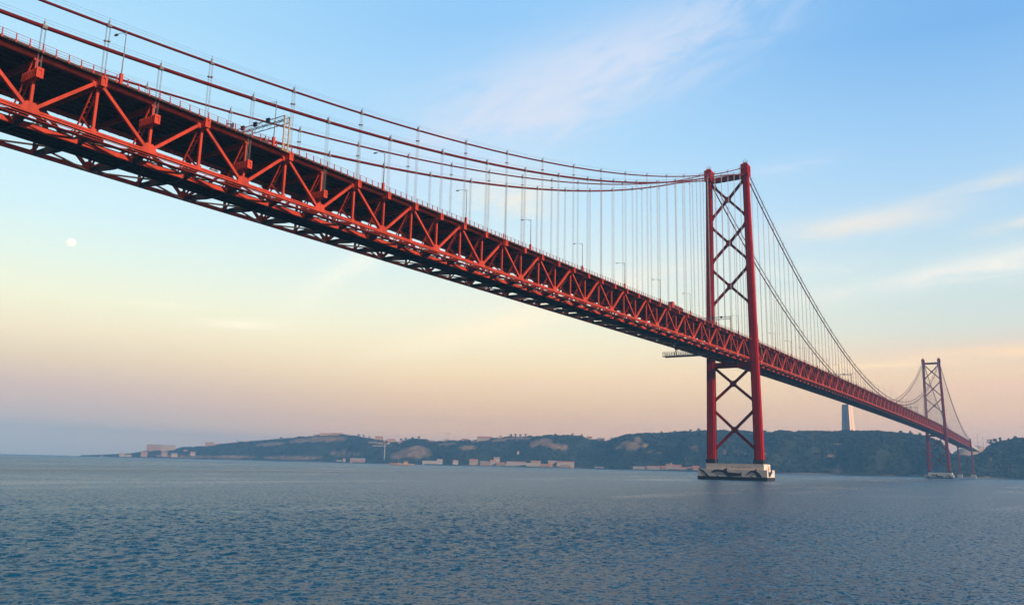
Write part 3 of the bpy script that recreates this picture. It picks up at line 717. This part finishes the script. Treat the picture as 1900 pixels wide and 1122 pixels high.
def build_hills():
    pxs = np.concatenate([np.arange(150, 1960, 5.0), np.arange(1960, 2400, 20.0)])
    ts = [-60, -8, 0, 4, 20, 40, 55, 65, 75, 85, 95, 106, 118, 130, 142, 154, 166, 178, 190, 202, 215, 230, 247, 263, 280, 300, 340, 420, 560, 800, 1000]
    v = []; col = []
    for px in pxs:
        Hr = height(px, float(np.interp(px, RX, RY)), shore_dist(px) + TR)
        for t in ts:
            p, z = terrain(px, t); v.append((p.x, p.y, z)); fr = z / max(Hr, 5)
            q = bare(px, fr) + .2 * NZ(p.x * 4, p.y * 4) * (bare(px, fr) > 0); col.append(min(1, max(0, q * 2.2 - .1)) * .85 if t > 30 else 0.0)
    n = len(ts); f = [(i * n + j, i * n + j + 1, (i + 1) * n + j + 1, (i + 1) * n + j) for i in range(len(pxs) - 1) for j in range(n - 1)]
    mb = MB(); mb.v = v; mb.f = f
    m = bpy.data.materials.new('hill_ground'); m.use_nodes = True; nt = m.node_tree; N = nt.nodes; L = nt.links; b = N['Principled BSDF']; b.inputs['Roughness'].default_value = .95; b.inputs['Specular IOR Level'].default_value = .1
    at = N.new('ShaderNodeAttribute'); at.attribute_name = 'bare'
    g = N.new('ShaderNodeNewGeometry'); nz = N.new('ShaderNodeTexNoise'); nz.inputs['Scale'].default_value = .06; nz.inputs['Detail'].default_value = 8; L.new(g.outputs['Position'], nz.inputs['Vector'])
    r1 = N.new('ShaderNodeValToRGB'); r1.color_ramp.elements[0].color = (.015, .024, .013, 1); r1.color_ramp.elements[1].color = (.034, .040, .026, 1); r1.color_ramp.elements[0].position = .35; r1.color_ramp.elements[1].position = .7
    r2 = N.new('ShaderNodeValToRGB'); r2.color_ramp.elements[0].color = (.13, .085, .055, 1); r2.color_ramp.elements[1].color = (.30, .20, .125, 1); r2.color_ramp.elements[0].position = .35; r2.color_ramp.elements[1].position = .65
    L.new(nz.outputs['Fac'], r1.inputs['Fac']); L.new(nz.outputs['Fac'], r2.inputs['Fac'])
    mx = N.new('ShaderNodeMix'); mx.data_type = 'RGBA'; L.new(at.outputs['Fac'], mx.inputs[0]); L.new(r1.outputs['Color'], mx.inputs[6]); L.new(r2.outputs['Color'], mx.inputs[7]); L.new(mx.outputs[2], b.inputs['Base Color'])
    o = mb.build('hills', m, smooth=True); o['kind'] = 'structure'
    a = o.data.attributes.new('bare', 'FLOAT', 'POINT'); a.data.foreach_set('value', np.array(col, np.float32))
build_hills()

# a paler hill further inland, seen through the gap beside the bridge end
def back_hill():
    mb = MB(); n = 50; rows = []
    for j, (dd, hh) in enumerate(((2350, 0), (2480, .8), (2560, 1.0), (2900, .9), (3300, 0))):
        row = []
        for i in range(n):
            px = 1740 + i * 3.2; q = 1 - abs((px - 1812) / 70) ** 2.5; H = max(2, (height(px, 823, 2560) - 5) * max(.25, q) + 2.5 * NZ(px * 14, j * 90)); p = ground(px, dd); row.append((p.x, p.y, H * hh - (20 if hh == 0 else 0)))
        rows += row
    mb.v = rows; mb.f = [(j * n + i, (j + 1) * n + i, (j + 1) * n + i + 1, j * n + i + 1) for j in range(4) for i in range(n - 1)]
    o = mb.build('hills', mat('cut_slope', (.42, .30, .22), rough=.95, var=.4, scale=.02), smooth=True); o['kind'] = 'structure'
back_hill()
# quay along the waterline
q = MB(); pts = []
for px in np.arange(175, 2390, 6.0):
    p = ground(px, shore_dist(px) + 1.5); pts.append((p.x, p.y))
secs = [[(x - 2.2, y, -2), (x + 4, y, -2), (x + 4, y, 2.8), (x - 1.4, y, 2.8)] for x, y in pts]
q.loft(secs); o = q.build('quay_wall', mat('quay_stone', (.16, .13, .12), rough=.9, var=.4, scale=.3)); tag(o, 'long dark stone quay wall along the foot of the far hills', 'wall')

# woodland
def ico(sub=1):
    import bmesh
    bm = bmesh.new(); bmesh.ops.create_icosphere(bm, subdivisions=sub, radius=1); v = np.array([q.co[:] for q in bm.verts]); f = np.array([[q.index for q in fa.verts] for fa in bm.faces]); bm.free(); return v, f
IV, IF = ico(2)
def leaves(centres, radii, nper, size, rng):
    """many small leaf-clump triangles scattered through ellipsoids"""
    vs = []; 
    for c, r in zip(centres, radii):
        d_ = rng.normal(size=(nper, 3)); d_ /= np.linalg.norm(d_, axis=1)[:, None]; rad = rng.uniform(.55, 1.05, nper)[:, None]
        p = np.array(c) + d_ * rad * np.array(r)
        a = rng.normal(size=(nper, 3)) * size; b = rng.normal(size=(nper, 3)) * size
        vs.append(np.stack([p + a, p + b, p - a * .6 - b * .6], 1).reshape(-1, 3))
    return np.concatenate(vs)
def tri_object(name, vs, mt, parent=None):
    me = bpy.data.meshes.new(name); n = len(vs); vs = vs.astype(np.float32)
    me.vertices.add(n); me.vertices.foreach_set('co', vs.ravel()); me.loops.add(n); me.loops.foreach_set('vertex_index', np.arange(n, dtype=np.int32))
    me.polygons.add(n // 3); me.polygons.foreach_set('loop_start', np.arange(n // 3, dtype=np.int32) * 3); me.update(calc_edges=True)
    me.materials.append(mt); o = bpy.data.objects.new(name, me); C.objects.link(o)
    if parent: o.parent = parent
    return o
def build_woods():
    rng = np.random.default_rng(5); cs, rs_ = [], []
    while len(cs) < 11500:
        px = rng.uniform(250, 2050); t = 58 + 250 * rng.uniform(0, 1) ** .85
        if px < 330 and rng.uniform() < .6: continue
        p, z = terrain(px, t); Hr = height(px, float(np.interp(px, RX, RY)), shore_dist(px) + TR)
        if bare(px, z / max(Hr, 5)) + .2 * NZ(p.x * 4, p.y * 4) > .05: continue
        s = rng.uniform(1.7, 4.0) * (1.25 if px > 1130 else .9) * (.8 if t > 255 else 1)
        if px < 700: s *= .8
        cs.append((p.x, p.y, z + s * .55)); rs_.append((s * rng.uniform(.9, 1.4), s * rng.uniform(.9, 1.4), s * rng.uniform(.7, 1.15)))
    vs = []
    for c, r in zip(cs, rs_):                              # lumpy cores
        q = IV * np.array(r) * (.72 + .22 * rng.normal(size=(len(IV), 1))); vs.append((q + np.array(c))[IF].reshape(-1, 3))
    o = tri_object('woodland', np.concatenate(vs + [leaves(cs, rs_, 26, .6, rng)]), M['leaf']); tag(o, 'dark green wood covering the hillside across the river', 'woodland', kind='stuff')
build_woods()
TREES = [(518, 813, 9, 'small rounded'), (438, 817.5, 7, 'low dark'), (662, 808, 9, 'broad dark'), (672, 809, 10, 'pointed dark'), (683, 811, 7, 'small bushy'),
         (742, 817, 12, 'tall dark'), (751, 814, 9, 'leafy'), (763, 813, 9, 'rounded'), (776, 813, 12, 'tall broad'), (925, 810, 6, 'slender'), (928.5, 809.5, 7, 'thin upright'),
         (947, 808, 9, 'lone wind bent'), (955.4, 808, 10, 'lone slender'), (964.6, 807.5, 8, 'lone broad'), (973.7, 807, 8, 'lone small'), (1030, 806, 8, 'flat topped'), (1062, 806, 8, 'dark rounded'),
         (1079, 809, 11, 'pointed'), (1134, 815, 9, 'dark upright'), (1228, 802.5, 9, 'slim'), (1252, 802, 9, 'ragged'), (1283, 799.5, 9, 'domed'), (1297, 798.5, 10, 'bushy'),
         (1676, 802.5, 9, 'rounded'), (1695, 804.5, 11, 'broad'), (1712, 806.5, 9, 'small'), (1841, 825, 17, 'tall pine like'), (1853, 820, 12, 'spreading'), (1862, 818.5, 13, 'pointed'), (1878, 816, 8, 'small pointed'), (1890, 813, 10, 'wide')]
PLACE = ['above the pink cliffs left of the lift tower', 'on the low end of the ridge at left', 'left of the orange house on the ridge', 'just left of the orange ridge house', 'beside the orange ridge house', 'on the ridge right of the lift tower', 'second right of the lift tower on the ridge', 'third right of the lift tower on the ridge', 'fourth right of the lift tower, beside the low white house', 'left of the pair by the long white ridge building', 'right of the pair by the long white ridge building',
         'leftmost of four standing apart on the bare crest', 'second of four standing apart on the bare crest', 'third of four standing apart on the bare crest', 'last of four standing apart on the bare crest', 'on the middle hill crest right of the four lone trees', 'on the middle hill crest above the tan rock', 'at the right end of the middle hill crest', 'at the start of the slope right of the saddle', 'on the long crest left of the near tower', 'on the long crest midway to the near tower', 'on the crest close left of the near tower', 'on the crest closest to the near tower', 'on the crest left of the distant tower', 'on the crest nearest left of the distant tower', 'where the ridge drops under the deck at the distant tower', 'at the left edge of the right hand hill', 'second along the right hand hill', 'third along the right hand hill', 'fourth along the right hand hill', 'at the right end of the right hand hill']
for i, (px, py, h, kind) in enumerate(TREES):
    rng = np.random.default_rng(100 + i); D = shore_dist(px) + TR; z = height(px, py, D) - 5.5; p = ground(px, D, z); hh = h + 2.0
    o = empty('ridge_tree', p); tag(o, f'{kind} tree {PLACE[i]}', 'tree', 'single trees on the far ridge')
    b = MB(); b.tube([(0, 0, -1), (.2, .1, hh * .4), (.1, -.2, hh * .75)], [.45, .3, .12], 6)
    for k in range(4):
        a = rng.uniform(0, 6.28); b.tube([(.15, 0, hh * (.35 + .08 * k)), (math.cos(a) * hh * .22, math.sin(a) * hh * .22, hh * (.6 + .07 * k))], [.16, .05], 5)
    b.build('trunk', M['wood'], o)
    cs = [(rng.normal(0, .17) * hh, rng.normal(0, .17) * hh, hh * rng.uniform(.5, .92)) for _ in range(9)]; rs_ = [(hh * rng.uniform(.13, .22),) * 2 + (hh * rng.uniform(.09, .17),) for _ in cs]
    if 'pointed' in kind or 'slender' in kind or 'upright' in kind or 'slim' in kind: cs = [(c[0] * .5, c[1] * .5, c[2]) for c in cs]; rs_ = [(r[0] * .75, r[1] * .75, r[2]) for r in rs_]
    tri_object('crown', leaves(cs, rs_, 130, .42, rng), M['leaf'], o)

# ------------------------------------------------------------------ buildings across the river
def building(px0, px1, ytop, ybase, t, wall, roof, label, cat='building', name='house', rows=1, depth=None, pitched=True, tower=None):
    pm = (px0 + px1) / 2; D = shore_dist(pm) + t; h0 = height(pm, ybase, D); h1 = height(pm, ytop, D); w = (px1 - px0) * D / FPX; H = max(2.5, h1 - h0)
    dp = depth or min(18, max(8, w * .5)); p = ground(pm, D, h0); dr = hdir(pm)
    o = empty(name, p, rz=math.atan2(dr.y, dr.x) - R(90)); tag(o, label, cat, 'buildings across the river')       # local +y points away from the viewer
    b = MB(); hw = w / 2; hwall = H * (.72 if pitched and roof else 1.0)
    b.box(-hw, hw, 0, dp, -8, hwall); b.build('wall', M[wall], o)
    r_ = MB()
    if pitched: r_.loft([[(-hw - .4, -.5, hwall), (-hw - .4, dp + .5, hwall), (-hw - .4, dp / 2, H)], [(hw + .4, -.5, hwall), (hw + .4, dp + .5, hwall), (hw + .4, dp / 2, H)]])
    else: r_.box(-hw - .3, hw + .3, -.3, dp + .3, hwall, hwall + .5)
    r_.build('roof', M[roof], o)
    n = max(2, min(14, int(w / 4.2)))
    if rows:
        for j in range(rows):
            win = MB()
            for i in range(n):
                xc = -hw + (i + .5) * w / n; zc = hwall * (j + .5) / rows; hh = min(1.1, hwall / rows * .28); win.box(xc - .7, xc + .7, -.06, .05, zc - hh, zc + hh)
            for i in range(max(1, int(dp / 4.5))):
                yc = (i + .5) * dp / max(1, int(dp / 4.5)); zc = hwall * (j + .5) / rows; hh = min(1.1, hwall / rows * .28); win.box(hw - .05, hw + .06, yc - .6, yc + .6, zc - hh, zc + hh)
            win.build('window_row', M['glass'], o)
    if tower:
        b = MB(); b.box(hw * .2, hw * .2 + 4, 2, 6, hwall, H + tower); b.build('turret', M[wall], o)
    return o
B = [
 (273, 299, 824, 836, 265, 'pink', 'sheet', 'long pinkish apartment block at the low left end of the far ridge', 'building', 'apartment_block', 4, 16, False),
 (299.5, 322, 825.5, 836, 275, 'cream', 'sheet', 'stepped cream apartment block touching the pinkish block on the ridge', 'building', 'apartment_block', 3, 16, False),
 (379, 394, 820, 829, 275, 'pink', 'tile', 'square pink house with turret on the ridge left of centre', 'house', 'house', 2, None, False, 5),
 (394.5, 406, 822.5, 829, 285, 'cream', 'tile', 'low cream house beside the pink turreted house', 'house'),
 (579, 590, 805, 809, 290, 'ochre', 'tile', 'leftmost orange roofed house on top of the high ridge', 'house'),
 (591, 611, 803, 808, 290, 'ochre', 'tile', 'long orange roofed house in the middle of the ridge top row', 'house'),
 (612, 633, 802.5, 807, 290, 'pink', 'tile', 'rightmost pink house in the ridge top row', 'house'),
 (662, 672, 813.5, 818.5, 235, 'ochre', 'tile', 'tan house among trees left of the lift tower', 'house'),
 (694, 708, 808.5, 816, 262, 'ochre', 'tile', 'big orange house on the ridge above the lift tower', 'house', 'house', 3),
 (687, 693.5, 814, 819, 252, 'cream', 'tile', 'small cream house left of the big orange ridge house', 'house'),
 (709, 716, 816, 820.5, 250, 'pink', 'tile', 'small pink house below the big orange ridge house', 'house'),
 (717, 731, 813.5, 819.5, 262, 'ochre', 'tile', 'low orange house on the ridge just right of the lift tower', 'house'),
 (781, 790, 815.5, 819, 262, 'white', 'tile', 'low white house on the ridge by the tall broad tree', 'house'),
 (792, 806, 816.5, 820, 270, 'pink', 'sheet', 'long low pink building right of the low white ridge house', 'building'),
 (884, 912, 809, 814.5, 278, 'cream', 'tile', 'long cream building with orange roof on the ridge right of the crane', 'building', 'house', 2),
 (1088, 1098, 809, 814, 285, 'cream', 'tile', 'small house in the saddle between the two wooded hills', 'house'),
 (1108, 1122, 812.5, 815.5, 285, 'pink', 'sheet', 'flat pink shed in the saddle between the two wooded hills', 'building', 'house', 1, None, False),
 (959, 963, 836, 839, 120, 'white', 'tile', 'tiny white hut alone on the wooded slope', 'hut', 'hut', 1),
 (222, 231, 840, 843.6, 25, 'cream', 'tile', 'cream house by the water at the tip of the left shore', 'house'),
 (234, 243, 842.4, 844.6, 20, 'cream', 'sheet', 'long low cream shed near the lighthouse', 'shed', 'shed', 1),
 (262, 272, 837.5, 843.5, 40, 'pink', 'tile', 'pink house at the foot of the apartment blocks', 'house'),
 (636, 641, 850, 856.5, 20, 'white', 'tile', 'narrow white house on the waterfront left of the lift tower', 'house', 'house', 2),
 (625, 634, 853, 857, 20, 'white', 'sheet', 'small white shed next to the narrow white waterfront house', 'shed', 'shed', 1),
 (650, 677, 849.5, 857.5, 25, 'pink', 'sheet', 'wide pink warehouse at the foot of the lift tower cliff', 'warehouse', 'warehouse', 1),
 (784, 810, 854.5, 860, 18, 'white', 'sheet', 'long white flat warehouse right of the ship', 'warehouse', 'warehouse', 1, None, False),
 (810.5, 821, 851, 860, 22, 'grey', 'sheet', 'taller grey shed joined to the long white warehouse', 'shed', 'shed', 1),
 (840, 850, 853, 857.5, 40, 'white', 'tile', 'small white waterfront house between the two warehouses', 'house'),
 (871, 887, 851.5, 859, 35, 'cream', 'tile', 'cream house with orange roof left of the dock sheds', 'house', 'house', 2),
 (891, 909, 855, 862, 20, 'pink', 'sheet', 'pinkish shed at the left end of the dock sheds', 'shed', 'shed', 1),
 (909.5, 920, 852.5, 862, 26, 'white', 'tile', 'tall white dock house among the pink sheds', 'house', 'house', 3),
 (916, 927, 847.5, 852, 75, 'white', 'sheet', 'white house standing above the dock sheds', 'house'),
 (921, 937, 857, 863, 18, 'pink', 'tile', 'low pink shed in front of the tall white dock house', 'shed', 'shed', 1),
 (937.5, 952, 859.5, 864, 14, 'white', 'sheet', 'low white shed in the middle of the docks', 'shed', 'shed', 1),
 (940, 975, 855.5, 860, 40, 'grey', 'tile', 'long grey shed with red roof behind the docks', 'shed', 'shed', 1),
 (953, 975, 861, 865, 10, 'cream', 'sheet', 'low cream quay shed in the middle of the docks', 'shed', 'shed', 1),
 (976, 1001, 858.5, 865, 14, 'white', 'sheet', 'white two storey dock building right of the middle', 'building', 'house', 2, None, False),
 (985, 1003, 854, 858.5, 40, 'cream', 'tile', 'cream house behind the white two storey dock building', 'house'),
 (1002, 1022, 860, 866, 10, 'pink', 'tile', 'low pink quay shed in front of the orange warehouse', 'shed', 'shed', 1),
 (1017, 1033, 854, 863, 30, 'ochre', 'sheet', 'orange gabled warehouse at the right end of the docks', 'warehouse', 'warehouse', 1),
 (1033.5, 1065, 855.5, 862.5, 28, 'white', 'tile', 'very long white warehouse with orange roof right of the orange one', 'warehouse', 'warehouse', 1),
 (1040, 1058, 861.5, 866, 10, 'pink', 'sheet', 'low pink shed in front of the very long white warehouse', 'shed', 'shed', 1),
 (1104, 1120, 865.5, 868.5, 8, 'grey', 'sheet', 'low grey quay shed left of the near tower', 'shed', 'shed', 1),
 (1175, 1200, 864.5, 868.5, 10, 'white', 'sheet', 'low white shed between the docks and the near tower', 'shed', 'shed', 1),
 (1201, 1224, 864, 870, 20, 'grey', 'tile', 'grey shed with dull red roof left of the near pier', 'shed', 'shed', 1),
 (1226, 1236, 864, 871, 16, 'pink', 'tile', 'pink house left of the domed white buildings', 'house'),
 (1236, 1249, 860.5, 868, 36, 'white', 'tile', 'white building with a turret by the near pier', 'building', 'house', 2, None, True, 3),
 (1250, 1264, 862, 870, 30, 'cream', 'tile', 'cream building right of the turreted white one', 'building', 'house', 2),
 (1240, 1262, 867.5, 872, 10, 'pink', 'sheet', 'long low pink quay shed left of the near pier', 'shed', 'shed', 1),
 (1264, 1274, 866.5, 872, 14, 'white', 'tile', 'small white house left of the orange house by the near pier', 'house'),
 (1275, 1285, 866, 872.5, 14, 'cream', 'tile', 'cream house with many windows left of the near pier', 'house', 'house', 2),
 (1286, 1297, 863.5, 872.5, 16, 'ochre', 'tile', 'orange house nearest to the near pier', 'house', 'house', 2),
 (340, 347, 834, 838, 170, 'pink', 'tile', 'small pink house on the slope right of the apartment blocks', 'house'),
 (353, 361, 837.5, 841.5, 100, 'cream', 'tile', 'small cream house low on the slope right of the apartment blocks', 'house'),
 (300, 309, 838, 843, 60, 'pink', 'tile', 'pink house below the stepped apartment block', 'house'),
 (318, 328, 840, 844, 40, 'cream', 'sheet', 'low cream shed by the water below the apartment blocks', 'shed', 'shed', 1),
 (427, 436, 820.5, 824, 262, 'pink', 'tile', 'pink house among trees on the left ridge beyond the turreted house', 'house'),
 (452, 463, 818, 821, 270, 'cream', 'tile', 'cream house on the left ridge before the pink cliffs', 'house'),
 (541, 549, 812, 815.5, 262, 'ochre', 'tile', 'ochre house on the ridge left of the orange roofed row', 'house'),
 (638, 648, 806.5, 810, 268, 'pink', 'tile', 'pink house just right of the orange roofed row', 'house'),
 (675, 683, 815, 819, 232, 'cream', 'tile', 'cream house on the slope left of the big orange house', 'house'),
 (737, 745, 818.5, 822, 240, 'pink', 'tile', 'pink house on the cliff edge right of the lift tower', 'house'),
 (822, 832, 814.5, 817.5, 275, 'cream', 'tile', 'cream house at the foot of the tower crane', 'house'),
 (855, 866, 813, 816, 275, 'ochre', 'tile', 'ochre house midway between crane and long cream building', 'house'),
 (1690, 1702, 881, 884.5, 10, 'grey', 'sheet', 'tiny grey shed on the shore left of the distant tower', 'shed', 'shed', 1),
 (1829, 1836, 883.5, 886.5, 10, 'grey', 'sheet', 'tiny shed on the shore at far right', 'shed', 'shed', 1),
]
for r_ in B: building(*r_)
# lighthouse at the tip
px = 190; D = shore_dist(px) + 6; o = empty('lighthouse', ground(px, D, 1)); tag(o, 'small red and white lighthouse at the tip of the left shore', 'lighthouse')
b = MB(); b.tube([(0, 0, -1), (0, 0, 8)], [2.2, 1.6], 12); b.build('shaft', M['lorryred'], o); b = MB(); b.tube([(0, 0, 8), (0, 0, 8.4), (0, 0, 10.2), (0, 0, 11.4)], [2.2, 1.2, 1.2, .1], 12); b.build('lantern', M['white'], o)
b = MB(); b.box(-14, 12, -5, 5, -4, 2.2); b.build('mole', M['pink'], o)
b = MB(); b.tube([(6, 0, 2), (6, 0, 16)], .35, 6); b.build('mast', M['steel'], o)
# panoramic lift on the cliff
px = 712.5; D = shore_dist(px) + 92; p = ground(px, D); z0 = height(px, 853, D); z1 = height(px, 823.5, D); dr = hdir(px)
o = empty('lift_tower', (p.x, p.y, z0), rz=math.atan2(dr.y, dr.x) - R(90)); tag(o, 'slim white lift tower with a walkway standing against the brown cliff', 'lift tower')
k = D / FPX; H = z1 - z0; b = MB(); b.box(-1.3, .1, -1.5, 1.5, -10, H); b.box(.5, 1.7, -1.2, 1.2, -10, H - 3); 
for i in range(9): b.box(.1, .5, -.5, .5, H * i / 9, H * i / 9 + .5)
b.build('shaft', M['white'], o)
zz = height(px, 826.9, D) - z0; b = MB(); b.box((690 - px) * k, -1.3, -1.3, 1.3, zz - 1.0, zz + 1.0); b.build('walkway', M['white'], o)
b = MB(); b.box((716.5 - px) * k, (721 - px) * k, -2, 2, height(px, 823.3, D) - z0, height(px, 820.5, D) - z0); b.box(1.7, (722 - px) * k, -.6, .6, height(px, 823.3, D) - z0 - .5, height(px, 823.3, D) - z0); b.build('upper_cabin', M['white'], o)
b = MB(); b.box((722 - px) * k, (726 - px) * k, -1, 1, zz + .2, zz + .9); b.box(1.7, (722 - px) * k, -.3, .3, zz + .3, zz + .6); b.build('side_walkway', M['white'], o)
# tower crane on the ridge
px = 829.5; D = shore_dist(px) + TR + 20; z0 = height(px, 816, D); z1 = height(px, 804, D); p = ground(px, D); dr = hdir(px); k = D / FPX
o = empty('tower_crane', (p.x, p.y, z0), rz=math.atan2(dr.y, dr.x) - R(90)); tag(o, 'thin red tower crane standing on the far ridge', 'crane'); H = z1 - z0
b = MB()
for sx_ in (-.7, .7):
    for sy_ in (-.7, .7): b.bar((sx_, sy_, -4), (sx_, sy_, H), .3, .3)
for i in range(12): b.bar((-.7, -.7, H * i / 12), (.7, -.7, H * (i + 1) / 12), .2, .2)
b.build('mast', M['lorryred'], o); b = MB()
for dz in (0, 1.4): b.bar((-6 * k, 0, H + dz), (4 * k, 0, H + dz), .35, .35)
for i in range(12): b.bar((-6 * k + i * .8 * k, 0, H), (-5.6 * k + i * .8 * k, 0, H + 1.4), .2, .2)
b.bar((0, 0, H), (0, 0, H + 4), .4, .4); b.build('jib', M['lorryred'], o); b = MB(); b.box(3 * k, 4 * k, -.8, .8, H - 2, H); b.build('counterweight', M['grey'], o)
# four-pillared concrete pylon on the hill top behind the deck
px = 1578.5; D = shore_dist(px) + TR + 40; z0 = height(px, 799, D); p = ground(px, D); dr = hdir(px); k = D / FPX
o = empty('monument_pylon', (p.x, p.y, z0 - 6), rz=math.atan2(dr.y, dr.x) - R(30)); tag(o, 'tall pale concrete pylon of four pillars on the hilltop behind the deck', 'monument')
for sx_ in (-1, 1):
    for sy_ in (-1, 1):
        b = MB(); b.loft([[(sx_ * c + ax * w, sy_ * c + ay * w, z) for ax, ay in ((-1, -1), (1, -1), (1, 1), (-1, 1))] for z, c, w in ((0, 6.9, 5.8), (40, 5.9, 5.1), (74, 5.3, 4.6))]); b.build('pillar', M['pylon'], o)
b = MB(); b.box(-9.2, 9.2, -9.2, 9.2, 74, 78); b.build('capital', M['pylon'], o)
# lamp masts on the approach road
for i, (px, y0, y1) in enumerate(((1819.5, 806.5, 832), (1829.5, 813, 832))):
    D = 1960.0; p = ground(px, D, height(px, y1 + 8, D)); H = height(px, y0, D) - p.z
    o = empty('lamp_mast', p); tag(o, ('taller' if i == 0 else 'shorter') + ' thin lamp mast on the road behind the bridge end', 'lamp mast', 'lamp masts beyond the bridge')
    b = MB(); b.tube([(0, 0, 0), (0, 0, H)], [.4, .22], 6); b.build('pole', M['steel'], o); b = MB(); b.tube([(0, 0, H), (0, 0, H + .8)], [1.6, 1.3], 8); b.build('lamp_head', M['steel'], o)

# ------------------------------------------------------------------ boats
def ship():
    D = 1660.0; px = 746.0; p = ground(px, D, 0); dr = hdir(px); k = D / FPX
    o = empty('cargo_ship', p, rz=math.atan2(dr.y, dr.x) - R(90)); tag(o, 'old cream and red cargo ship with a mast anchored below the lift tower', 'ship')
    L_ = 22 * k; b = MB(); secs = []
    for t in np.linspace(-1, 1, 13):
        w = 3.6 * (1 - max(0, -t - .35) ** 1.6 * 2.0) if t < 0 else 3.6 * (1 - .25 * t ** 4); w = max(w, .15); sh = 3.0 + (1.9 * max(0, -t - .3) ** 1.3 * 2) + .3 * max(0, t) ** 2; x = L_ * t
        secs.append([(x + (1.8 if t < -.9 else 0), -w * .6, -1.2), (x, -w, .7), (x, -w, sh), (x, w, sh), (x, w, .7), (x + (1.8 if t < -.9 else 0), w * .6, -1.2)])
    b.loft(secs); b.build('hull', M['pink'], o)
    b = MB(); b.box(L_ * .12, L_ * .52, -2.6, 2.6, 2.9, 5.2); b.box(L_ * .16, L_ * .46, -2.2, 2.2, 5.2, 7.6); b.build('superstructure', M['cream'], o)
    b = MB()
    for i in range(7): b.box(L_ * .18 + i * 1.0, L_ * .18 + i * 1.0 + .6, -2.26, -2.2, 6.0, 6.9)
    b.build('bridge_windows', M['glass'], o)
    b = MB(); b.tube([(L_ * .36, 0, 7.6), (L_ * .36, 0, 10)], .9, 10); b.build('funnel', M['lorryred'], o)
    b = MB(); b.tube([(-L_ * .28, 0, 3), (-L_ * .28, 0, 15)], [.35, .15], 6); b.tube([(-L_ * .28, 0, 4), (-L_ * .02, 0, 9)], .15, 5); b.build('mast', M['tan'], o)
    b = MB(); b.tube([(-L_ * .75, 0, 4), (-L_ * .75, 0, 12)], [.2, .1], 6); b.build('foremast', M['steel'], o)
    b = MB(); b.box(-L_ * .6, -L_ * .05, -1.8, 1.8, 2.9, 3.9); b.build('hatch', M['ochre'], o)
ship()
def boat(px, D, ln_, label):
    p = ground(px, D, 0); dr = hdir(px); o = empty('motor_boat', p, rz=math.atan2(dr.y, dr.x) - R(90)); tag(o, label, 'boat', 'small boats')
    b = MB(); b.loft([[(ln_ / 2 * t, -w, .9 + .3 * abs(t)), (ln_ / 2 * t, w, .9 + .3 * abs(t)), (ln_ / 2 * t, w * .5, -.3), (ln_ / 2 * t, -w * .5, -.3)] for t, w in ((-1, .1), (-.5, 1.0), (.2, 1.3), (1, 1.1))]); b.build('hull', M['white'], o)
    b = MB(); b.box(-ln_ * .1, ln_ * .25, -.8, .8, .9, 2.4); b.build('cabin', M['white'], o)
boat(1062, 1850, 9, 'little white motor boat before the long white warehouse')
boat(134, 4200, 22, 'tiny dark vessel on the horizon left of the lighthouse')

# ------------------------------------------------------------------ moon
mo = ray(132, 450).normalized(); Dm = 40000.0
b = MB(); bmv, bmf = ico(4); b.v = [tuple(q * 185) for q in bmv]; b.f = [tuple(int(i) for i in q) for q in bmf]
mm = bpy.data.materials.new('moon'); mm.use_nodes = True; nt = mm.node_tree; bs = nt.nodes['Principled BSDF']; bs.inputs['Base Color'].default_value = (.1, .1, .1, 1); bs.inputs['Roughness'].default_value = 1
tcm = nt.nodes.new('ShaderNodeTexCoord'); nzm = nt.nodes.new('ShaderNodeTexNoise'); nzm.inputs['Scale'].default_value = .008; rm = nt.nodes.new('ShaderNodeValToRGB'); nt.links.new(tcm.outputs['Object'], nzm.inputs['Vector']); nt.links.new(nzm.outputs['Fac'], rm.inputs['Fac'])
rm.color_ramp.elements[0].position = .35; rm.color_ramp.elements[0].color = lin(250, 242, 222); rm.color_ramp.elements[1].position = .6; rm.color_ramp.elements[1].color = lin(255, 255, 248)
nt.links.new(rm.outputs['Color'], bs.inputs['Emission Color']); bs.inputs['Emission Strength'].default_value = .80
o = b.build('moon', mm, smooth=True); o.location = CAM + mo * Dm; tag(o, 'pale full moon in the clear sky left of the bridge', 'moon')

# ------------------------------------------------------------------ haze
hz = MB(); hz.box(CAM.x - 6700, CAM.x + 6700, CAM.y - 6700, CAM.y + 6700, -8, 215)
hm = bpy.data.materials.new('haze'); hm.use_nodes = True; nt = hm.node_tree
for n in list(nt.nodes): nt.nodes.remove(n)
ou = nt.nodes.new('ShaderNodeOutputMaterial'); pv = nt.nodes.new('ShaderNodeVolumePrincipled'); nt.links.new(pv.outputs[0], ou.inputs['Volume'])
pv.inputs['Color'].default_value = (.17, .47, .90, 1); pv.inputs['Density'].default_value = 1.95e-4; pv.inputs['Anisotropy'].default_value = .0
o = hz.build('haze', hm); o['kind'] = 'stuff'; tag(o, 'blue evening haze lying over the river', 'haze')

# ------------------------------------------------------------------ render settings
sc = bpy.context.scene; sc.view_settings.view_transform = 'Standard'; sc.view_settings.look = 'None'; sc.view_settings.gamma = 1; sc.view_settings.exposure = EXPO
sc.cycles.max_bounces = 6; sc.cycles.volume_bounces = 0; sc.cycles.use_denoising = True; sc.cycles.sample_clamp_indirect = 6
